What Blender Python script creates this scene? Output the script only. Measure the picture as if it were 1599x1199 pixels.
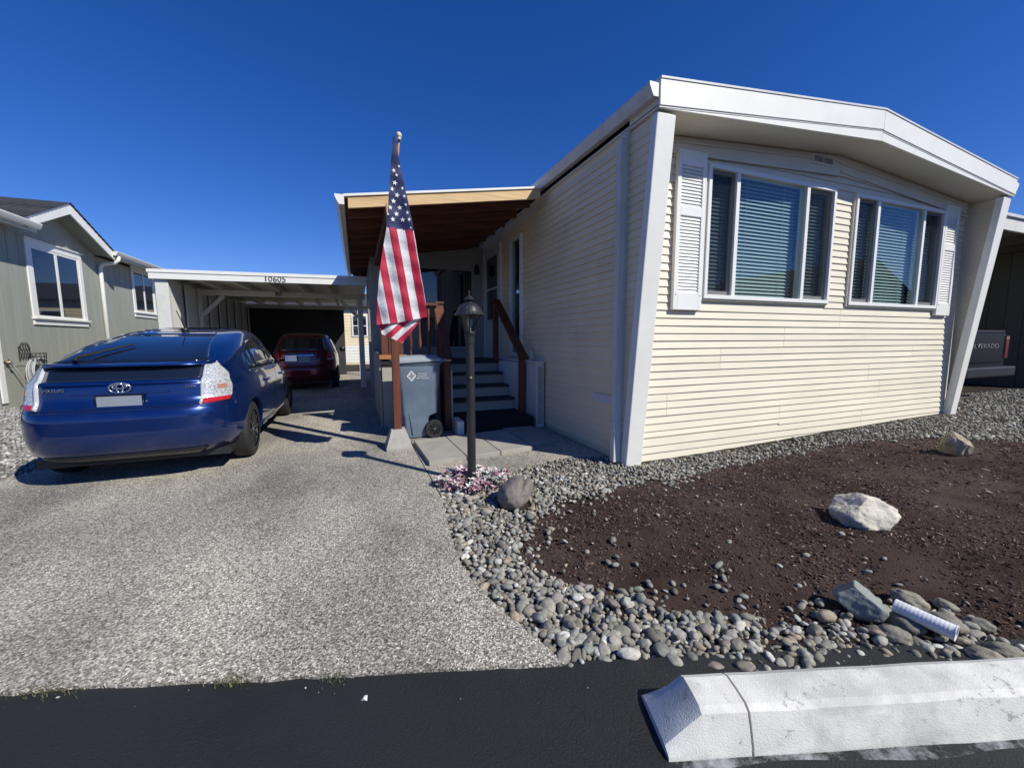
import bpy, bmesh, math, random
import numpy as np
from mathutils import Vector, Matrix
from mathutils import noise as mnoise

for o in list(bpy.data.objects): bpy.data.objects.remove(o)
scene = bpy.context.scene
col = scene.collection
RAD = math.radians
random.seed(7); rng = np.random.default_rng(7)

# ------------------------------------------------------------------ camera
CAM_H = 1.34
YAW, PITCH, ROLL, FPX = RAD(20.971), RAD(6.316), RAD(0.2), 627.5
cam_d = bpy.data.cameras.new('camera'); cam = bpy.data.objects.new('camera', cam_d); col.objects.link(cam)
cam_d.sensor_fit = 'HORIZONTAL'; cam_d.sensor_width = 36.0; cam_d.lens = 36.0*FPX/1599.0
cam_d.clip_start = 0.05; cam_d.clip_end = 3000
fw = Vector((math.sin(YAW)*math.cos(PITCH), math.cos(YAW)*math.cos(PITCH), -math.sin(PITCH)))
rt = Vector((math.cos(YAW), -math.sin(YAW), 0)); dn = fw.cross(rt)
r2 = rt*math.cos(ROLL)+dn*math.sin(ROLL); d2 = dn*math.cos(ROLL)-rt*math.sin(ROLL)
M = Matrix((r2, -d2, -fw)).transposed().to_4x4(); M.translation = Vector((0, 0, CAM_H))
cam.matrix_world = M
scene.camera = cam

# ------------------------------------------------------------------ sky, sun, exposure
SUN_AZ = RAD(126.5); SUN_EL = RAD(41.5)          # direction the shadows fall, from +X; elevation
to_sun = Vector((-math.cos(SUN_AZ)*math.cos(SUN_EL), -math.sin(SUN_AZ)*math.cos(SUN_EL), math.sin(SUN_EL)))
world = bpy.data.worlds.new('World'); scene.world = world; world.use_nodes = True
wn = world.node_tree; wn.nodes.clear()
sky = wn.nodes.new('ShaderNodeTexSky'); sky.sky_type = 'NISHITA'; sky.sun_disc = False
sky.sun_elevation = SUN_EL; sky.sun_rotation = math.atan2(to_sun.x, to_sun.y)
sky.altitude = 0; sky.air_density = 1.0; sky.dust_density = 0.1; sky.ozone_density = 3.5
bg = wn.nodes.new('ShaderNodeBackground'); bg.inputs['Strength'].default_value = 0.062
wo = wn.nodes.new('ShaderNodeOutputWorld')
hs = wn.nodes.new('ShaderNodeHueSaturation'); hs.inputs['Saturation'].default_value = 1.32
wn.links.new(sky.outputs[0], hs.inputs['Color']); tint = wn.nodes.new('ShaderNodeMix'); tint.data_type = 'RGBA'; tint.blend_type = 'MULTIPLY'; tint.inputs[0].default_value = 1.0; tint.inputs[7].default_value = (0.90, 0.95, 1.50, 1)
wn.links.new(hs.outputs[0], tint.inputs[6]); wn.links.new(tint.outputs[2], bg.inputs[0]); wn.links.new(bg.outputs[0], wo.inputs[0])
sun_d = bpy.data.lights.new('sun', 'SUN'); sun = bpy.data.objects.new('sun', sun_d); col.objects.link(sun)
sun_d.energy = 4.2; sun_d.angle = RAD(0.53); sun_d.color = (1.0, 0.965, 0.85)
sun.rotation_euler = (-to_sun).to_track_quat('-Z', 'Y').to_euler(); sun.location = (10, -12, 14)
vs = scene.view_settings; vs.view_transform = 'Standard'; vs.look = 'None'; vs.gamma = 1.0; vs.exposure = 0.28
scene.render.engine = 'CYCLES'
scene.cycles.use_denoising = True; scene.cycles.max_bounces = 8; scene.cycles.transparent_max_bounces = 24
scene.cycles.caustics_reflective = False; scene.cycles.caustics_refractive = False

# ------------------------------------------------------------------ helpers: objects
def link(o):
    col.objects.link(o); return o
def tag(o, label, cat, group=None, kind=None):
    o['label'] = label; o['category'] = cat
    if group: o['group'] = group
    if kind: o['kind'] = kind
    return o
def thing(name, label, cat, loc=(0, 0, 0), rz=0.0, group=None):
    o = bpy.data.objects.new(name, None); o.empty_display_size = 0.2
    o.location = loc; o.rotation_euler = (0, 0, rz); link(o)
    return tag(o, label, cat, group)
def attach(o, parent, local=False):
    o.parent = parent
    if parent.type == 'EMPTY' and not local:
        o.matrix_parent_inverse = parent.matrix_basis.inverted()
def put(name, me, parent=None, local=False):
    o = bpy.data.objects.new(name, me); link(o)
    if parent: attach(o, parent, local)
    return o
def copy_tree(o, parent=None):
    c = o.copy(); col.objects.link(c)
    if parent is not None: c.parent = parent
    for ch in list(o.children): copy_tree(ch, c)
    return c

class MB:
    """collects shapes into one mesh"""
    def __init__(s): s.v = []; s.f = []; s.m = []; s.cur = 0
    def add(s, vs, fs):
        n = len(s.v); s.v += [tuple(p) for p in vs]
        for f in fs: s.f.append([i+n for i in f]); s.m.append(s.cur)
        return s
    def box(s, x0, x1, y0, y1, z0, z1, mat=None):
        p = [(x0,y0,z0),(x1,y0,z0),(x1,y1,z0),(x0,y1,z0),(x0,y0,z1),(x1,y0,z1),(x1,y1,z1),(x0,y1,z1)]
        if mat is not None: p = [mat @ Vector(q) for q in p]
        return s.add(p, [(0,3,2,1),(4,5,6,7),(0,1,5,4),(1,2,6,5),(2,3,7,6),(3,0,4,7)])
    def beam(s, a, b, w, h, up=(0,0,1)):
        a = Vector(a); b = Vector(b); d = (b-a); L = d.length; d.normalize(); up = Vector(up)
        x = d.cross(up)
        if x.length < 1e-4: x = d.cross(Vector((1,0,0)))
        x.normalize(); z = x.cross(d)
        m = Matrix((x, d, z)).transposed().to_4x4(); m.translation = a
        return s.box(-w/2, w/2, 0, L, -h/2, h/2, m)
    def prism(s, poly, axis, a, b):
        """extrude 2D poly along axis; coords map: x->(a,p0,p1) y->(p0,a,p1) z->(p0,p1,a)"""
        def P(p, t): return {'x': (t, p[0], p[1]), 'y': (p[0], t, p[1]), 'z': (p[0], p[1], t)}[axis]
        n = len(poly); vs = [P(p, a) for p in poly]+[P(p, b) for p in poly]
        fs = [list(range(n))[::-1], [n+i for i in range(n)]]+[(i, (i+1) % n, n+(i+1) % n, n+i) for i in range(n)]
        return s.add(vs, fs)
    def loft(s, rings, cap=True, closed=True):
        n = len(rings[0]); vs = [p for r in rings for p in r]; fs = []
        for k in range(len(rings)-1):
            for i in range(n if closed else n-1):
                j = (i+1) % n; fs.append((k*n+i, k*n+j, (k+1)*n+j, (k+1)*n+i))
        if cap: fs.append(list(range(n))[::-1]); fs.append([(len(rings)-1)*n+i for i in range(n)])
        return s.add(vs, fs)
    def tube(s, pts, r, n=10, cap=True):
        pts = [Vector(p) for p in pts]; rings = []
        rs = r if isinstance(r, (list, tuple)) else [r]*len(pts)
        prev = None
        for i, p in enumerate(pts):
            d = (pts[min(i+1, len(pts)-1)]-pts[max(i-1, 0)]).normalized()
            if prev is None:
                x = d.cross(Vector((0,0,1)))
                if x.length < 1e-3: x = d.cross(Vector((1,0,0)))
            else: x = prev - d*prev.dot(d)
            x.normalize(); prev = x; y = d.cross(x)
            rings.append([p+(x*math.cos(a)+y*math.sin(a))*rs[i] for a in [2*math.pi*k/n for k in range(n)]])
        return s.loft(rings, cap)
    def lathe(s, prof, n=24, c=(0,0,0), rot=None, mod=None, cap=True):
        rings = []
        for (r, z) in prof:
            ring = []
            for k in range(n):
                a = 2*math.pi*k/n; q = Vector((r*math.cos(a), r*math.sin(a), z))
                if mod: q = mod(q, a)
                if rot is not None: q = rot @ q
                ring.append(q+Vector(c))
            rings.append(ring)
        return s.loft(rings, cap)
    def mesh(s, name, mats, smooth=False, bevel=0.0, seg=2, autosmooth=None):
        me = bpy.data.meshes.new(name); me.from_pydata(s.v, [], s.f)
        for m in (mats if isinstance(mats, (list, tuple)) else [mats]): me.materials.append(m)
        me.polygons.foreach_set('material_index', s.m)
        bm = bmesh.new(); bm.from_mesh(me)
        bmesh.ops.recalc_face_normals(bm, faces=bm.faces)
        if bevel:
            bm.normal_update()
            es = [e for e in bm.edges if len(e.link_faces) == 2 and e.calc_face_angle(0) > 0.5]
            bmesh.ops.bevel(bm, geom=es, offset=bevel, segments=seg, affect='EDGES', profile=0.5)
        if autosmooth is not None:
            bm.normal_update()
            for e in bm.edges:
                e.smooth = not (len(e.link_faces) == 2 and e.calc_face_angle(0) > autosmooth)
            smooth = True
        bm.to_mesh(me); bm.free()
        if smooth: me.polygons.foreach_set('use_smooth', [True]*len(me.polygons))
        me.update(); return me
    def build(s, name, mats, parent=None, local=False, **k):
        return put(name, s.mesh(name, mats, **k), parent, local)

def text_mesh(body, size, mat, name, extrude=0.003, shear=0.0, align='CENTER'):
    cu = bpy.data.curves.new(name, 'FONT'); cu.body = body; cu.size = size; cu.extrude = extrude
    cu.align_x = align; cu.align_y = 'CENTER'; cu.shear = shear; cu.resolution_u = 3
    o = bpy.data.objects.new(name, cu); link(o)
    bpy.context.view_layer.update()
    me = bpy.data.meshes.new_from_object(o.evaluated_get(bpy.context.evaluated_depsgraph_get()))
    bpy.data.objects.remove(o); bpy.data.curves.remove(cu)
    me.materials.clear(); me.materials.append(mat); me.name = name
    return me
FACE_NEG_Y = Matrix.Rotation(RAD(90), 4, 'X')    # text lying in XY stood up to face -Y

# ------------------------------------------------------------------ helpers: materials
def nd(nt, t, **kw):
    n = nt.nodes.new(t)
    for k, v in kw.items():
        if k in n.inputs: n.inputs[k].default_value = v
        else: setattr(n, k, v)
    return n
def ramp(nt, stops, interp='LINEAR'):
    r = nt.nodes.new('ShaderNodeValToRGB'); e = r.color_ramp.elements; r.color_ramp.interpolation = interp
    while len(e) < len(stops): e.new(0.5)
    for el, (p, c) in zip(e, stops): el.position = p; el.color = (*c, 1) if len(c) == 3 else c
    return r
def mix(nt, fac, a, b, blend='MIX'):
    m = nt.nodes.new('ShaderNodeMix'); m.data_type = 'RGBA'; m.blend_type = blend
    for sock, val in ((m.inputs[0], fac), (m.inputs[6], a), (m.inputs[7], b)):
        if hasattr(val, 'links') or hasattr(val, 'is_output'): nt.links.new(val, sock)
        elif isinstance(val, (int, float)): sock.default_value = val
        else: sock.default_value = (*val, 1) if len(val) == 3 else val
    return m.outputs[2]
def new_mat(name):
    m = bpy.data.materials.new(name); m.use_nodes = True; nt = m.node_tree
    return m, nt, nt.nodes['Principled BSDF']
def pos(nt, scale=(1,1,1), rot=(0,0,0)):
    g = nd(nt, 'ShaderNodeNewGeometry'); mp = nd(nt, 'ShaderNodeMapping')
    mp.inputs['Scale'].default_value = scale; mp.inputs['Rotation'].default_value = rot
    nt.links.new(g.outputs['Position'], mp.inputs['Vector']); return mp.outputs[0]
def noise_(nt, vec, scale, detail=5, rough=0.55):
    n = nd(nt, 'ShaderNodeTexNoise'); n.inputs['Scale'].default_value = scale
    n.inputs['Detail'].default_value = detail; n.inputs['Roughness'].default_value = rough
    nt.links.new(vec, n.inputs['Vector']); return n.outputs['Fac']
def bump_(nt, bsdf, h, strength=0.3, dist=0.01):
    b = nd(nt, 'ShaderNodeBump'); b.inputs['Strength'].default_value = strength; b.inputs['Distance'].default_value = dist
    nt.links.new(h, b.inputs['Height']); nt.links.new(b.outputs[0], bsdf.inputs['Normal']); return b
def mat(name, c, rough=0.6, var=0.12, vscale=2.5, stretch=(1,1,1), bump=0.0, bscale=60, bdist=0.004, metallic=0.0, spec=0.5, coat=0.0, obj_var=0.0, dirt=None, dscale=5, damt=0.5):
    m, nt, b = new_mat(name)
    p = pos(nt, stretch)
    f = noise_(nt, p, vscale, 6)
    lo = tuple(x*(1-var) for x in c); hi = tuple(min(1, x*(1+var)) for x in c)
    r = ramp(nt, [(0.3, lo), (0.7, hi)]); nt.links.new(f, r.inputs[0]); out = r.outputs[0]
    if dirt:
        f2 = noise_(nt, p, dscale, 8, 0.65); r2_ = ramp(nt, [(0.52, (0,0,0)), (0.75, (damt,)*3)]); nt.links.new(f2, r2_.inputs[0])
        out = mix(nt, r2_.outputs[0], out, dirt)
    if obj_var:
        oi = nd(nt, 'ShaderNodeObjectInfo'); mr = nd(nt, 'ShaderNodeMapRange')
        mr.inputs[3].default_value = 1-obj_var; mr.inputs[4].default_value = 1+obj_var
        nt.links.new(oi.outputs['Random'], mr.inputs[0])
        hsv = nd(nt, 'ShaderNodeHueSaturation'); nt.links.new(mr.outputs[0], hsv.inputs['Value']); nt.links.new(out, hsv.inputs['Color']); out = hsv.outputs[0]
    nt.links.new(out, b.inputs['Base Color'])
    b.inputs['Roughness'].default_value = rough; b.inputs['Metallic'].default_value = metallic
    b.inputs['Specular IOR Level'].default_value = spec; b.inputs['Coat Weight'].default_value = coat
    b.inputs['Coat Roughness'].default_value = 0.03
    if bump: bump_(nt, b, noise_(nt, pos(nt), bscale, 4), bump, bdist)
    return m
def wood(name, c, dark, rough=0.65, along='y', scale=14, obj_var=0.12):
    m, nt, b = new_mat(name)
    st = {'x': (0.06, 1, 1), 'y': (1, 0.06, 1), 'z': (1, 1, 0.06)}[along]
    p = pos(nt, st); f = noise_(nt, p, scale, 7, 0.6); f2 = noise_(nt, p, scale*5, 4, 0.7)
    r = ramp(nt, [(0.3, dark), (0.55, c), (0.8, tuple(min(1, x*1.2) for x in c))]); nt.links.new(f, r.inputs[0])
    oi = nd(nt, 'ShaderNodeObjectInfo'); mr = nd(nt, 'ShaderNodeMapRange'); mr.inputs[3].default_value = 1-obj_var; mr.inputs[4].default_value = 1+obj_var
    nt.links.new(oi.outputs['Random'], mr.inputs[0]); hsv = nd(nt, 'ShaderNodeHueSaturation')
    nt.links.new(mr.outputs[0], hsv.inputs['Value']); nt.links.new(mix(nt, 0.35, r.outputs[0], mixr(nt, f2), 'MULTIPLY'), hsv.inputs['Color'])
    nt.links.new(hsv.outputs[0], b.inputs['Base Color']); b.inputs['Roughness'].default_value = rough
    bump_(nt, b, f2, 0.25, 0.003); return m
def mixr(nt, f):
    r = ramp(nt, [(0.25, (0.4,0.4,0.4)), (0.75, (1.3,1.3,1.3))]); nt.links.new(f, r.inputs[0]); return r.outputs[0]
def glass(name, tint=(0.8, 0.85, 0.85), ior=1.5, clear=0.9, rough=0.0):
    m, nt, b = new_mat(name); nt.nodes.remove(b); out = nt.nodes['Material Output']
    t = nd(nt, 'ShaderNodeBsdfTransparent'); t.inputs[0].default_value = tuple(x*clear for x in tint)+(1,)
    g = nd(nt, 'ShaderNodeBsdfGlossy'); g.inputs['Roughness'].default_value = rough
    ge = nd(nt, 'ShaderNodeNewGeometry'); dt = nd(nt, 'ShaderNodeVectorMath', operation='DOT_PRODUCT')   # Schlick, same from both sides
    nt.links.new(ge.outputs['Normal'], dt.inputs[0]); nt.links.new(ge.outputs['Incoming'], dt.inputs[1])
    ab = nd(nt, 'ShaderNodeMath', operation='ABSOLUTE'); nt.links.new(dt.outputs['Value'], ab.inputs[0])
    om = nd(nt, 'ShaderNodeMath', operation='SUBTRACT'); om.inputs[0].default_value = 1.0; nt.links.new(ab.outputs[0], om.inputs[1])
    pw = nd(nt, 'ShaderNodeMath', operation='POWER'); pw.inputs[1].default_value = 5.0; nt.links.new(om.outputs[0], pw.inputs[0])
    mm = nd(nt, 'ShaderNodeMath', operation='MULTIPLY_ADD'); mm.inputs[1].default_value = 0.93; mm.inputs[2].default_value = ((ior-1)/(ior+1))**2*1.5; nt.links.new(pw.outputs[0], mm.inputs[0]); mm.use_clamp = True
    mx = nd(nt, 'ShaderNodeMixShader'); nt.links.new(mm.outputs[0], mx.inputs[0]); nt.links.new(t.outputs[0], mx.inputs[1]); nt.links.new(g.outputs[0], mx.inputs[2])
    nt.links.new(mx.outputs[0], out.inputs[0]); return m
def screen_mat(name, c=(0.018,0.022,0.030), cover=0.30):
    m, nt, b = new_mat(name); nt.nodes.remove(b); out = nt.nodes['Material Output']
    t = nd(nt, 'ShaderNodeBsdfTransparent'); d = nd(nt, 'ShaderNodeBsdfDiffuse'); d.inputs[0].default_value = (*c, 1)
    mx = nd(nt, 'ShaderNodeMixShader'); mx.inputs[0].default_value = cover
    nt.links.new(t.outputs[0], mx.inputs[1]); nt.links.new(d.outputs[0], mx.inputs[2]); nt.links.new(mx.outputs[0], out.inputs[0]); return m

# ------------------------------------------------------------------ materials
M_ = {}
M_['cream'] = mat('cream_vinyl', (0.76, 0.70, 0.56), 0.5, 0.035, 1.2, bump=0.06, bscale=180, obj_var=0.03, dirt=(0.52,0.47,0.36), dscale=1.1, damt=0.16)
M_['beige'] = mat('beige_vinyl', (0.84, 0.70, 0.48), 0.55, 0.05, 1.5, bump=0.06, bscale=150, obj_var=0.035, dirt=(0.36,0.33,0.29), dscale=1.6, damt=0.25)
M_['white'] = mat('white_paint', (0.80, 0.79, 0.74), 0.45, 0.03, 3, bump=0.05, bscale=90, dirt=(0.55,0.54,0.5), dscale=4, damt=0.22)
M_['vinyl'] = mat('white_vinyl', (0.82, 0.815, 0.785), 0.35, 0.02, 3, obj_var=0.03)
M_['oldwhite'] = mat('weathered_white', (0.68, 0.67, 0.62), 0.6, 0.06, 2, bump=0.1, bscale=60, dirt=(0.42,0.41,0.38), dscale=5, damt=0.4, obj_var=0.06)
M_['soffit'] = mat('soffit_cream', (0.70, 0.66, 0.58), 0.6, 0.04, 2)
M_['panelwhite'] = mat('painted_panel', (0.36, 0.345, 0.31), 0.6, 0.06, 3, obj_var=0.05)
M_['gutter'] = mat('gutter_metal', (0.62, 0.62, 0.62), 0.4, 0.08, 4, dirt=(0.3,0.29,0.27), dscale=7, damt=0.5)
M_['grey_siding'] = mat('sage_grey_siding', (0.315, 0.325, 0.275), 0.7, 0.08, 6, stretch=(1,1,0.15), bump=0.2, bscale=40, obj_var=0.04)
M_['shingle'] = mat('dark_shingle', (0.04, 0.042, 0.05), 0.9, 0.35, 9, bump=0.6, bscale=70, bdist=0.01, obj_var=0.3)
M_['roofmetal'] = mat('roof_metal', (0.6, 0.6, 0.6), 0.5, 0.1, 2)
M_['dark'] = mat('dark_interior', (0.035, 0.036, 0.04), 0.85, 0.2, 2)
M_['room'] = mat('room_wall', (0.16, 0.15, 0.135), 0.9, 0.1, 1)
M_['black'] = mat('black_plastic', (0.018, 0.018, 0.02), 0.5, 0.15, 8)
M_['blackmat'] = mat('black_mat', (0.012, 0.012, 0.014), 0.95, 0.3, 20, bump=0.5, bscale=200)
M_['lampblack'] = mat('charcoal_metal', (0.022, 0.023, 0.026), 0.38, 0.2, 12, bump=0.08, bscale=120)
M_['steel'] = mat('bright_metal', (0.75, 0.75, 0.76), 0.2, 0.05, 5, metallic=1.0)
M_['brass'] = mat('worn_brass', (0.75, 0.62, 0.4), 0.3, 0.1, 5, metallic=1.0)
M_['redwood'] = wood('stained_redwood', (0.15, 0.043, 0.02), (0.07, 0.02, 0.011), 0.6, 'z')
M_['redwood_y'] = wood('stained_redwood_run', (0.13, 0.04, 0.02), (0.06, 0.018, 0.011), 0.6, 'y')
M_['cedar'] = wood('orange_cedar', (0.42, 0.17, 0.055), (0.25, 0.085, 0.025), 0.55, 'x')
M_['pine'] = wood('new_pine', (0.70, 0.48, 0.24), (0.55, 0.34, 0.15), 0.6, 'x', 10, 0.05)
M_['deckroof'] = wood('brown_roof_deck', (0.20, 0.078, 0.048), (0.10, 0.040, 0.026), 0.7, 'x')
M_['concrete'] = mat('pier_concrete', (0.36, 0.345, 0.315), 0.9, 0.1, 8, bump=0.4, bscale=120, bdist=0.003, dirt=(0.2,0.19,0.17), dscale=9, damt=0.4)
M_['paver'] = mat('paver_concrete', (0.33, 0.31, 0.275), 0.9, 0.1, 4, bump=0.35, bscale=160, bdist=0.003, obj_var=0.06, dirt=(0.2,0.19,0.17), dscale=3, damt=0.45)
M_['binblue'] = mat('blue_grey_bin', (0.135, 0.185, 0.250), 0.55, 0.1, 5, bump=0.25, bscale=300, bdist=0.002)
M_['bindark'] = mat('dark_bin', (0.045, 0.055, 0.065), 0.55, 0.1, 5, bump=0.25, bscale=300, bdist=0.002)
M_['binlid'] = mat('bin_lid', (0.30, 0.35, 0.385), 0.5, 0.1, 5, bump=0.2, bscale=250, bdist=0.002)
M_['print'] = mat('white_print', (0.8, 0.8, 0.8), 0.6, 0.02, 3)
M_['ink'] = mat('black_numeral', (0.01, 0.01, 0.01), 0.5, 0.05, 3)
M_['tyre'] = mat('tyre_rubber', (0.018, 0.018, 0.019), 0.75, 0.2, 20, bump=0.2, bscale=120)
M_['hose'] = mat('grey_hose', (0.36, 0.37, 0.36), 0.45, 0.15, 20)
M_['iron'] = mat('wrought_iron', (0.02, 0.02, 0.022), 0.5, 0.15, 20)
M_['pipe'] = mat('white_pipe', (0.78, 0.79, 0.8), 0.4, 0.04, 12, dirt=(0.4,0.36,0.3), dscale=18, damt=0.5)
M_['winglass'] = glass('window_glass', (0.82, 0.9, 0.9), 1.55, 0.95)
M_['lampglass'] = glass('lamp_glass', (0.85, 0.85, 0.82), 1.5, 0.9, 0.08)
M_['screen'] = screen_mat('insect_screen')
M_['slat'] = mat('blind_slat', (0.68, 0.70, 0.70), 0.5, 0.02, 3)
def carpaint(name, c, rough=0.28):
    m, nt, b = new_mat(name)
    p = pos(nt); f = noise_(nt, p, 900, 2); r = ramp(nt, [(0.35, tuple(x*0.8 for x in c)), (0.7, tuple(x*1.25 for x in c))]); nt.links.new(f, r.inputs[0])
    d = noise_(nt, p, 3.5, 8, 0.7); dr = ramp(nt, [(0.5, (0,0,0)), (0.85, (0.10,)*3)]); nt.links.new(d, dr.inputs[0])
    nt.links.new(mix(nt, dr.outputs[0], r.outputs[0], (0.2,0.19,0.17)), b.inputs['Base Color'])
    b.inputs['Metallic'].default_value = 0.55; b.inputs['Roughness'].default_value = rough
    b.inputs['Coat Weight'].default_value = 1.0; b.inputs['Coat Roughness'].default_value = 0.035
    bump_(nt, b, noise_(nt, p, 2.2, 2), 0.05, 0.01); return m
M_['carblue'] = carpaint('navy_metallic', (0.0020, 0.0230, 0.135))
M_['carred'] = carpaint('red_paint', (0.13, 0.005, 0.009))
M_['truck'] = mat('dark_truck_paint', (0.006, 0.006, 0.007), 0.35, 0.2, 3, spec=0.25)
M_['olive_wall'] = mat('olive_wall', (0.10, 0.10, 0.085), 0.75, 0.08, 5, obj_var=0.05)
M_['autoglass'] = mat('tinted_glass', (0.008, 0.011, 0.018), 0.03, 0.0, 1, spec=0.7, coat=0.6)
M_['trim'] = mat('gloss_trim', (0.012, 0.012, 0.014), 0.25, 0.1, 9)
M_['lens'] = None
m, nt, b = new_mat('clear_lamp_lens'); p = pos(nt)
v = nd(nt, 'ShaderNodeTexVoronoi'); v.inputs['Scale'].default_value = 52; nt.links.new(p, v.inputs['Vector'])
r = ramp(nt, [(0.15, (0.82,0.84,0.86)), (0.55, (0.62,0.64,0.66)), (0.95, (0.34,0.35,0.37))]); nt.links.new(v.outputs['Distance'], r.inputs[0])
nt.links.new(r.outputs[0], b.inputs['Base Color']); b.inputs['Metallic'].default_value = 0.35; b.inputs['Roughness'].default_value = 0.22; b.inputs['Coat Weight'].default_value = 1.0
bump_(nt, b, v.outputs['Distance'], 0.35, 0.01); M_['lens'] = m
M_['redlens'] = mat('red_lens', (0.45, 0.012, 0.02), 0.15, 0.1, 30, coat=1.0)
M_['darkred'] = mat('dark_red_lens', (0.10, 0.008, 0.012), 0.15, 0.1, 30, coat=1.0)
M_['plate'] = mat('plate_white', (0.24, 0.27, 0.32), 0.4, 0.05, 20)

# exposed aggregate concrete
m, nt, b = new_mat('exposed_aggregate'); p = pos(nt)
v = nd(nt, 'ShaderNodeTexVoronoi'); v.inputs['Scale'].default_value = 140; nt.links.new(p, v.inputs['Vector'])
sep = nd(nt, 'ShaderNodeSeparateColor'); nt.links.new(v.outputs['Color'], sep.inputs[0])
r = ramp(nt, [(0.0, (0.085,0.079,0.070)), (0.3, (0.245,0.228,0.198)), (0.6, (0.385,0.36,0.315)), (0.85, (0.55,0.52,0.455)), (1.0, (0.85,0.81,0.73))]); nt.links.new(sep.outputs[0], r.inputs[0])
f = noise_(nt, pos(nt, (1, 0.55, 1), (0, 0, 0.35)), 0.75, 6, 0.55); r2_ = ramp(nt, [(0.36, (0.60,0.60,0.615)), (0.5, (0.96,0.945,0.92)), (0.62, (1.27,1.235,1.17))]); nt.links.new(f, r2_.inputs[0])
f3 = noise_(nt, p, 38, 5, 0.7); r3_ = ramp(nt, [(0.3, (0.72,0.72,0.72)), (0.7, (1.18,1.18,1.18))]); nt.links.new(f3, r3_.inputs[0])
o1 = mix(nt, 1.0, r.outputs[0], r2_.outputs[0], 'MULTIPLY'); o2 = mix(nt, 1.0, o1, r3_.outputs[0], 'MULTIPLY')
f4 = noise_(nt, pos(nt, (1, 0.35, 1)), 0.7, 5, 0.6); r4_ = ramp(nt, [(0.50, (0,0,0)), (0.72, (0.40,)*3)]); nt.links.new(f4, r4_.inputs[0])
nt.links.new(mix(nt, r4_.outputs[0], o2, (0.085,0.082,0.08)), b.inputs['Base Color']); b.inputs['Roughness'].default_value = 0.9
b.inputs['Specular IOR Level'].default_value = 0.3
bump_(nt, b, v.outputs['Distance'], 0.55, 0.006); M_['aggregate'] = m
# asphalt
m, nt, b = new_mat('sealed_asphalt'); p = pos(nt)
f = noise_(nt, p, 1.3, 8, 0.65); r = ramp(nt, [(0.3, (0.0095,0.010,0.012)), (0.7, (0.019,0.0195,0.022))]); nt.links.new(f, r.inputs[0])
f2 = noise_(nt, p, 170, 4, 0.7); r2_ = ramp(nt, [(0.56, (0,0,0)), (0.78, (0.7,)*3)]); nt.links.new(f2, r2_.inputs[0])
nt.links.new(mix(nt, r2_.outputs[0], r.outputs[0], (0.060,0.060,0.062)), b.inputs['Base Color']); b.inputs['Roughness'].default_value = 0.62
bump_(nt, b, noise_(nt, p, 130, 5, 0.75), 0.9, 0.009); M_['asphalt'] = m
# soil / mulch
def earth(name, a, bcol, light, s=60):
    m, nt, b = new_mat(name); p = pos(nt)
    f = noise_(nt, p, 5, 8, 0.7); r = ramp(nt, [(0.3, a), (0.7, bcol)]); nt.links.new(f, r.inputs[0])
    f2 = noise_(nt, p, s, 4, 0.75); r2_ = ramp(nt, [(0.60, (0,0,0)), (0.78, (0.7,)*3)]); nt.links.new(f2, r2_.inputs[0])
    f5 = noise_(nt, p, 1.4, 6, 0.6); r5 = ramp(nt, [(0.42, (0,0,0)), (0.64, (0.75,)*3)]); nt.links.new(f5, r5.inputs[0])
    dusty = mix(nt, r5.outputs[0], r.outputs[0], tuple(0.55*x+0.45*y_ for x, y_ in zip(bcol, light)))
    nt.links.new(mix(nt, r2_.outputs[0], dusty, light), b.inputs['Base Color']); b.inputs['Roughness'].default_value = 0.95
    b.inputs['Specular IOR Level'].default_value = 0.15
    bump_(nt, b, noise_(nt, p, s*1.3, 6, 0.75), 0.9, 0.02); return m
M_['soil'] = earth('dark_soil', (0.018,0.015,0.013), (0.045,0.037,0.031), (0.10,0.085,0.07))
M_['mulch'] = earth('red_brown_mulch', (0.032,0.0195,0.0165), (0.082,0.054,0.045), (0.15,0.112,0.09), 80)
M_['gravel_sheet'] = earth('grey_gravel', (0.09,0.088,0.082), (0.2,0.19,0.175), (0.42,0.40,0.37), 34)
def islandmat(name, stops, rough=0.75, bump=0.15, per_obj=True):
    m, nt, b = new_mat(name); g = nd(nt, 'ShaderNodeNewGeometry')
    val = g.outputs['Random Per Island']
    if per_obj:
        oi = nd(nt, 'ShaderNodeObjectInfo'); a = nd(nt, 'ShaderNodeMath', operation='ADD'); fr = nd(nt, 'ShaderNodeMath', operation='FRACT')
        nt.links.new(val, a.inputs[0]); nt.links.new(oi.outputs['Random'], a.inputs[1]); nt.links.new(a.outputs[0], fr.inputs[0]); val = fr.outputs[0]
    r = ramp(nt, stops); nt.links.new(val, r.inputs[0])
    p = pos(nt); f = noise_(nt, p, 55, 5, 0.7); rr = ramp(nt, [(0.3, (0.62,)*3), (0.7, (1.25,)*3)]); nt.links.new(f, rr.inputs[0])
    nt.links.new(mix(nt, 1.0, r.outputs[0], rr.outputs[0], 'MULTIPLY'), b.inputs['Base Color'])
    b.inputs['Roughness'].default_value = rough; bump_(nt, b, noise_(nt, p, 140, 4), bump, 0.004); return m
STONES = [(0.0, (0.10,0.098,0.088)), (0.10, (0.27,0.26,0.22)), (0.20, (0.17,0.155,0.125)), (0.30, (0.36,0.345,0.30)), (0.38, (0.13,0.14,0.125)), (0.48, (0.40,0.385,0.345)),
          (0.56, (0.22,0.235,0.20)), (0.64, (0.36,0.29,0.20)), (0.72, (0.30,0.29,0.265)), (0.80, (0.27,0.215,0.18)), (0.86, (0.15,0.145,0.13)), (0.93, (0.40,0.385,0.345)), (1.0, (0.66,0.64,0.58))]
M_['pebble'] = islandmat('river_pebble', STONES)
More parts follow.
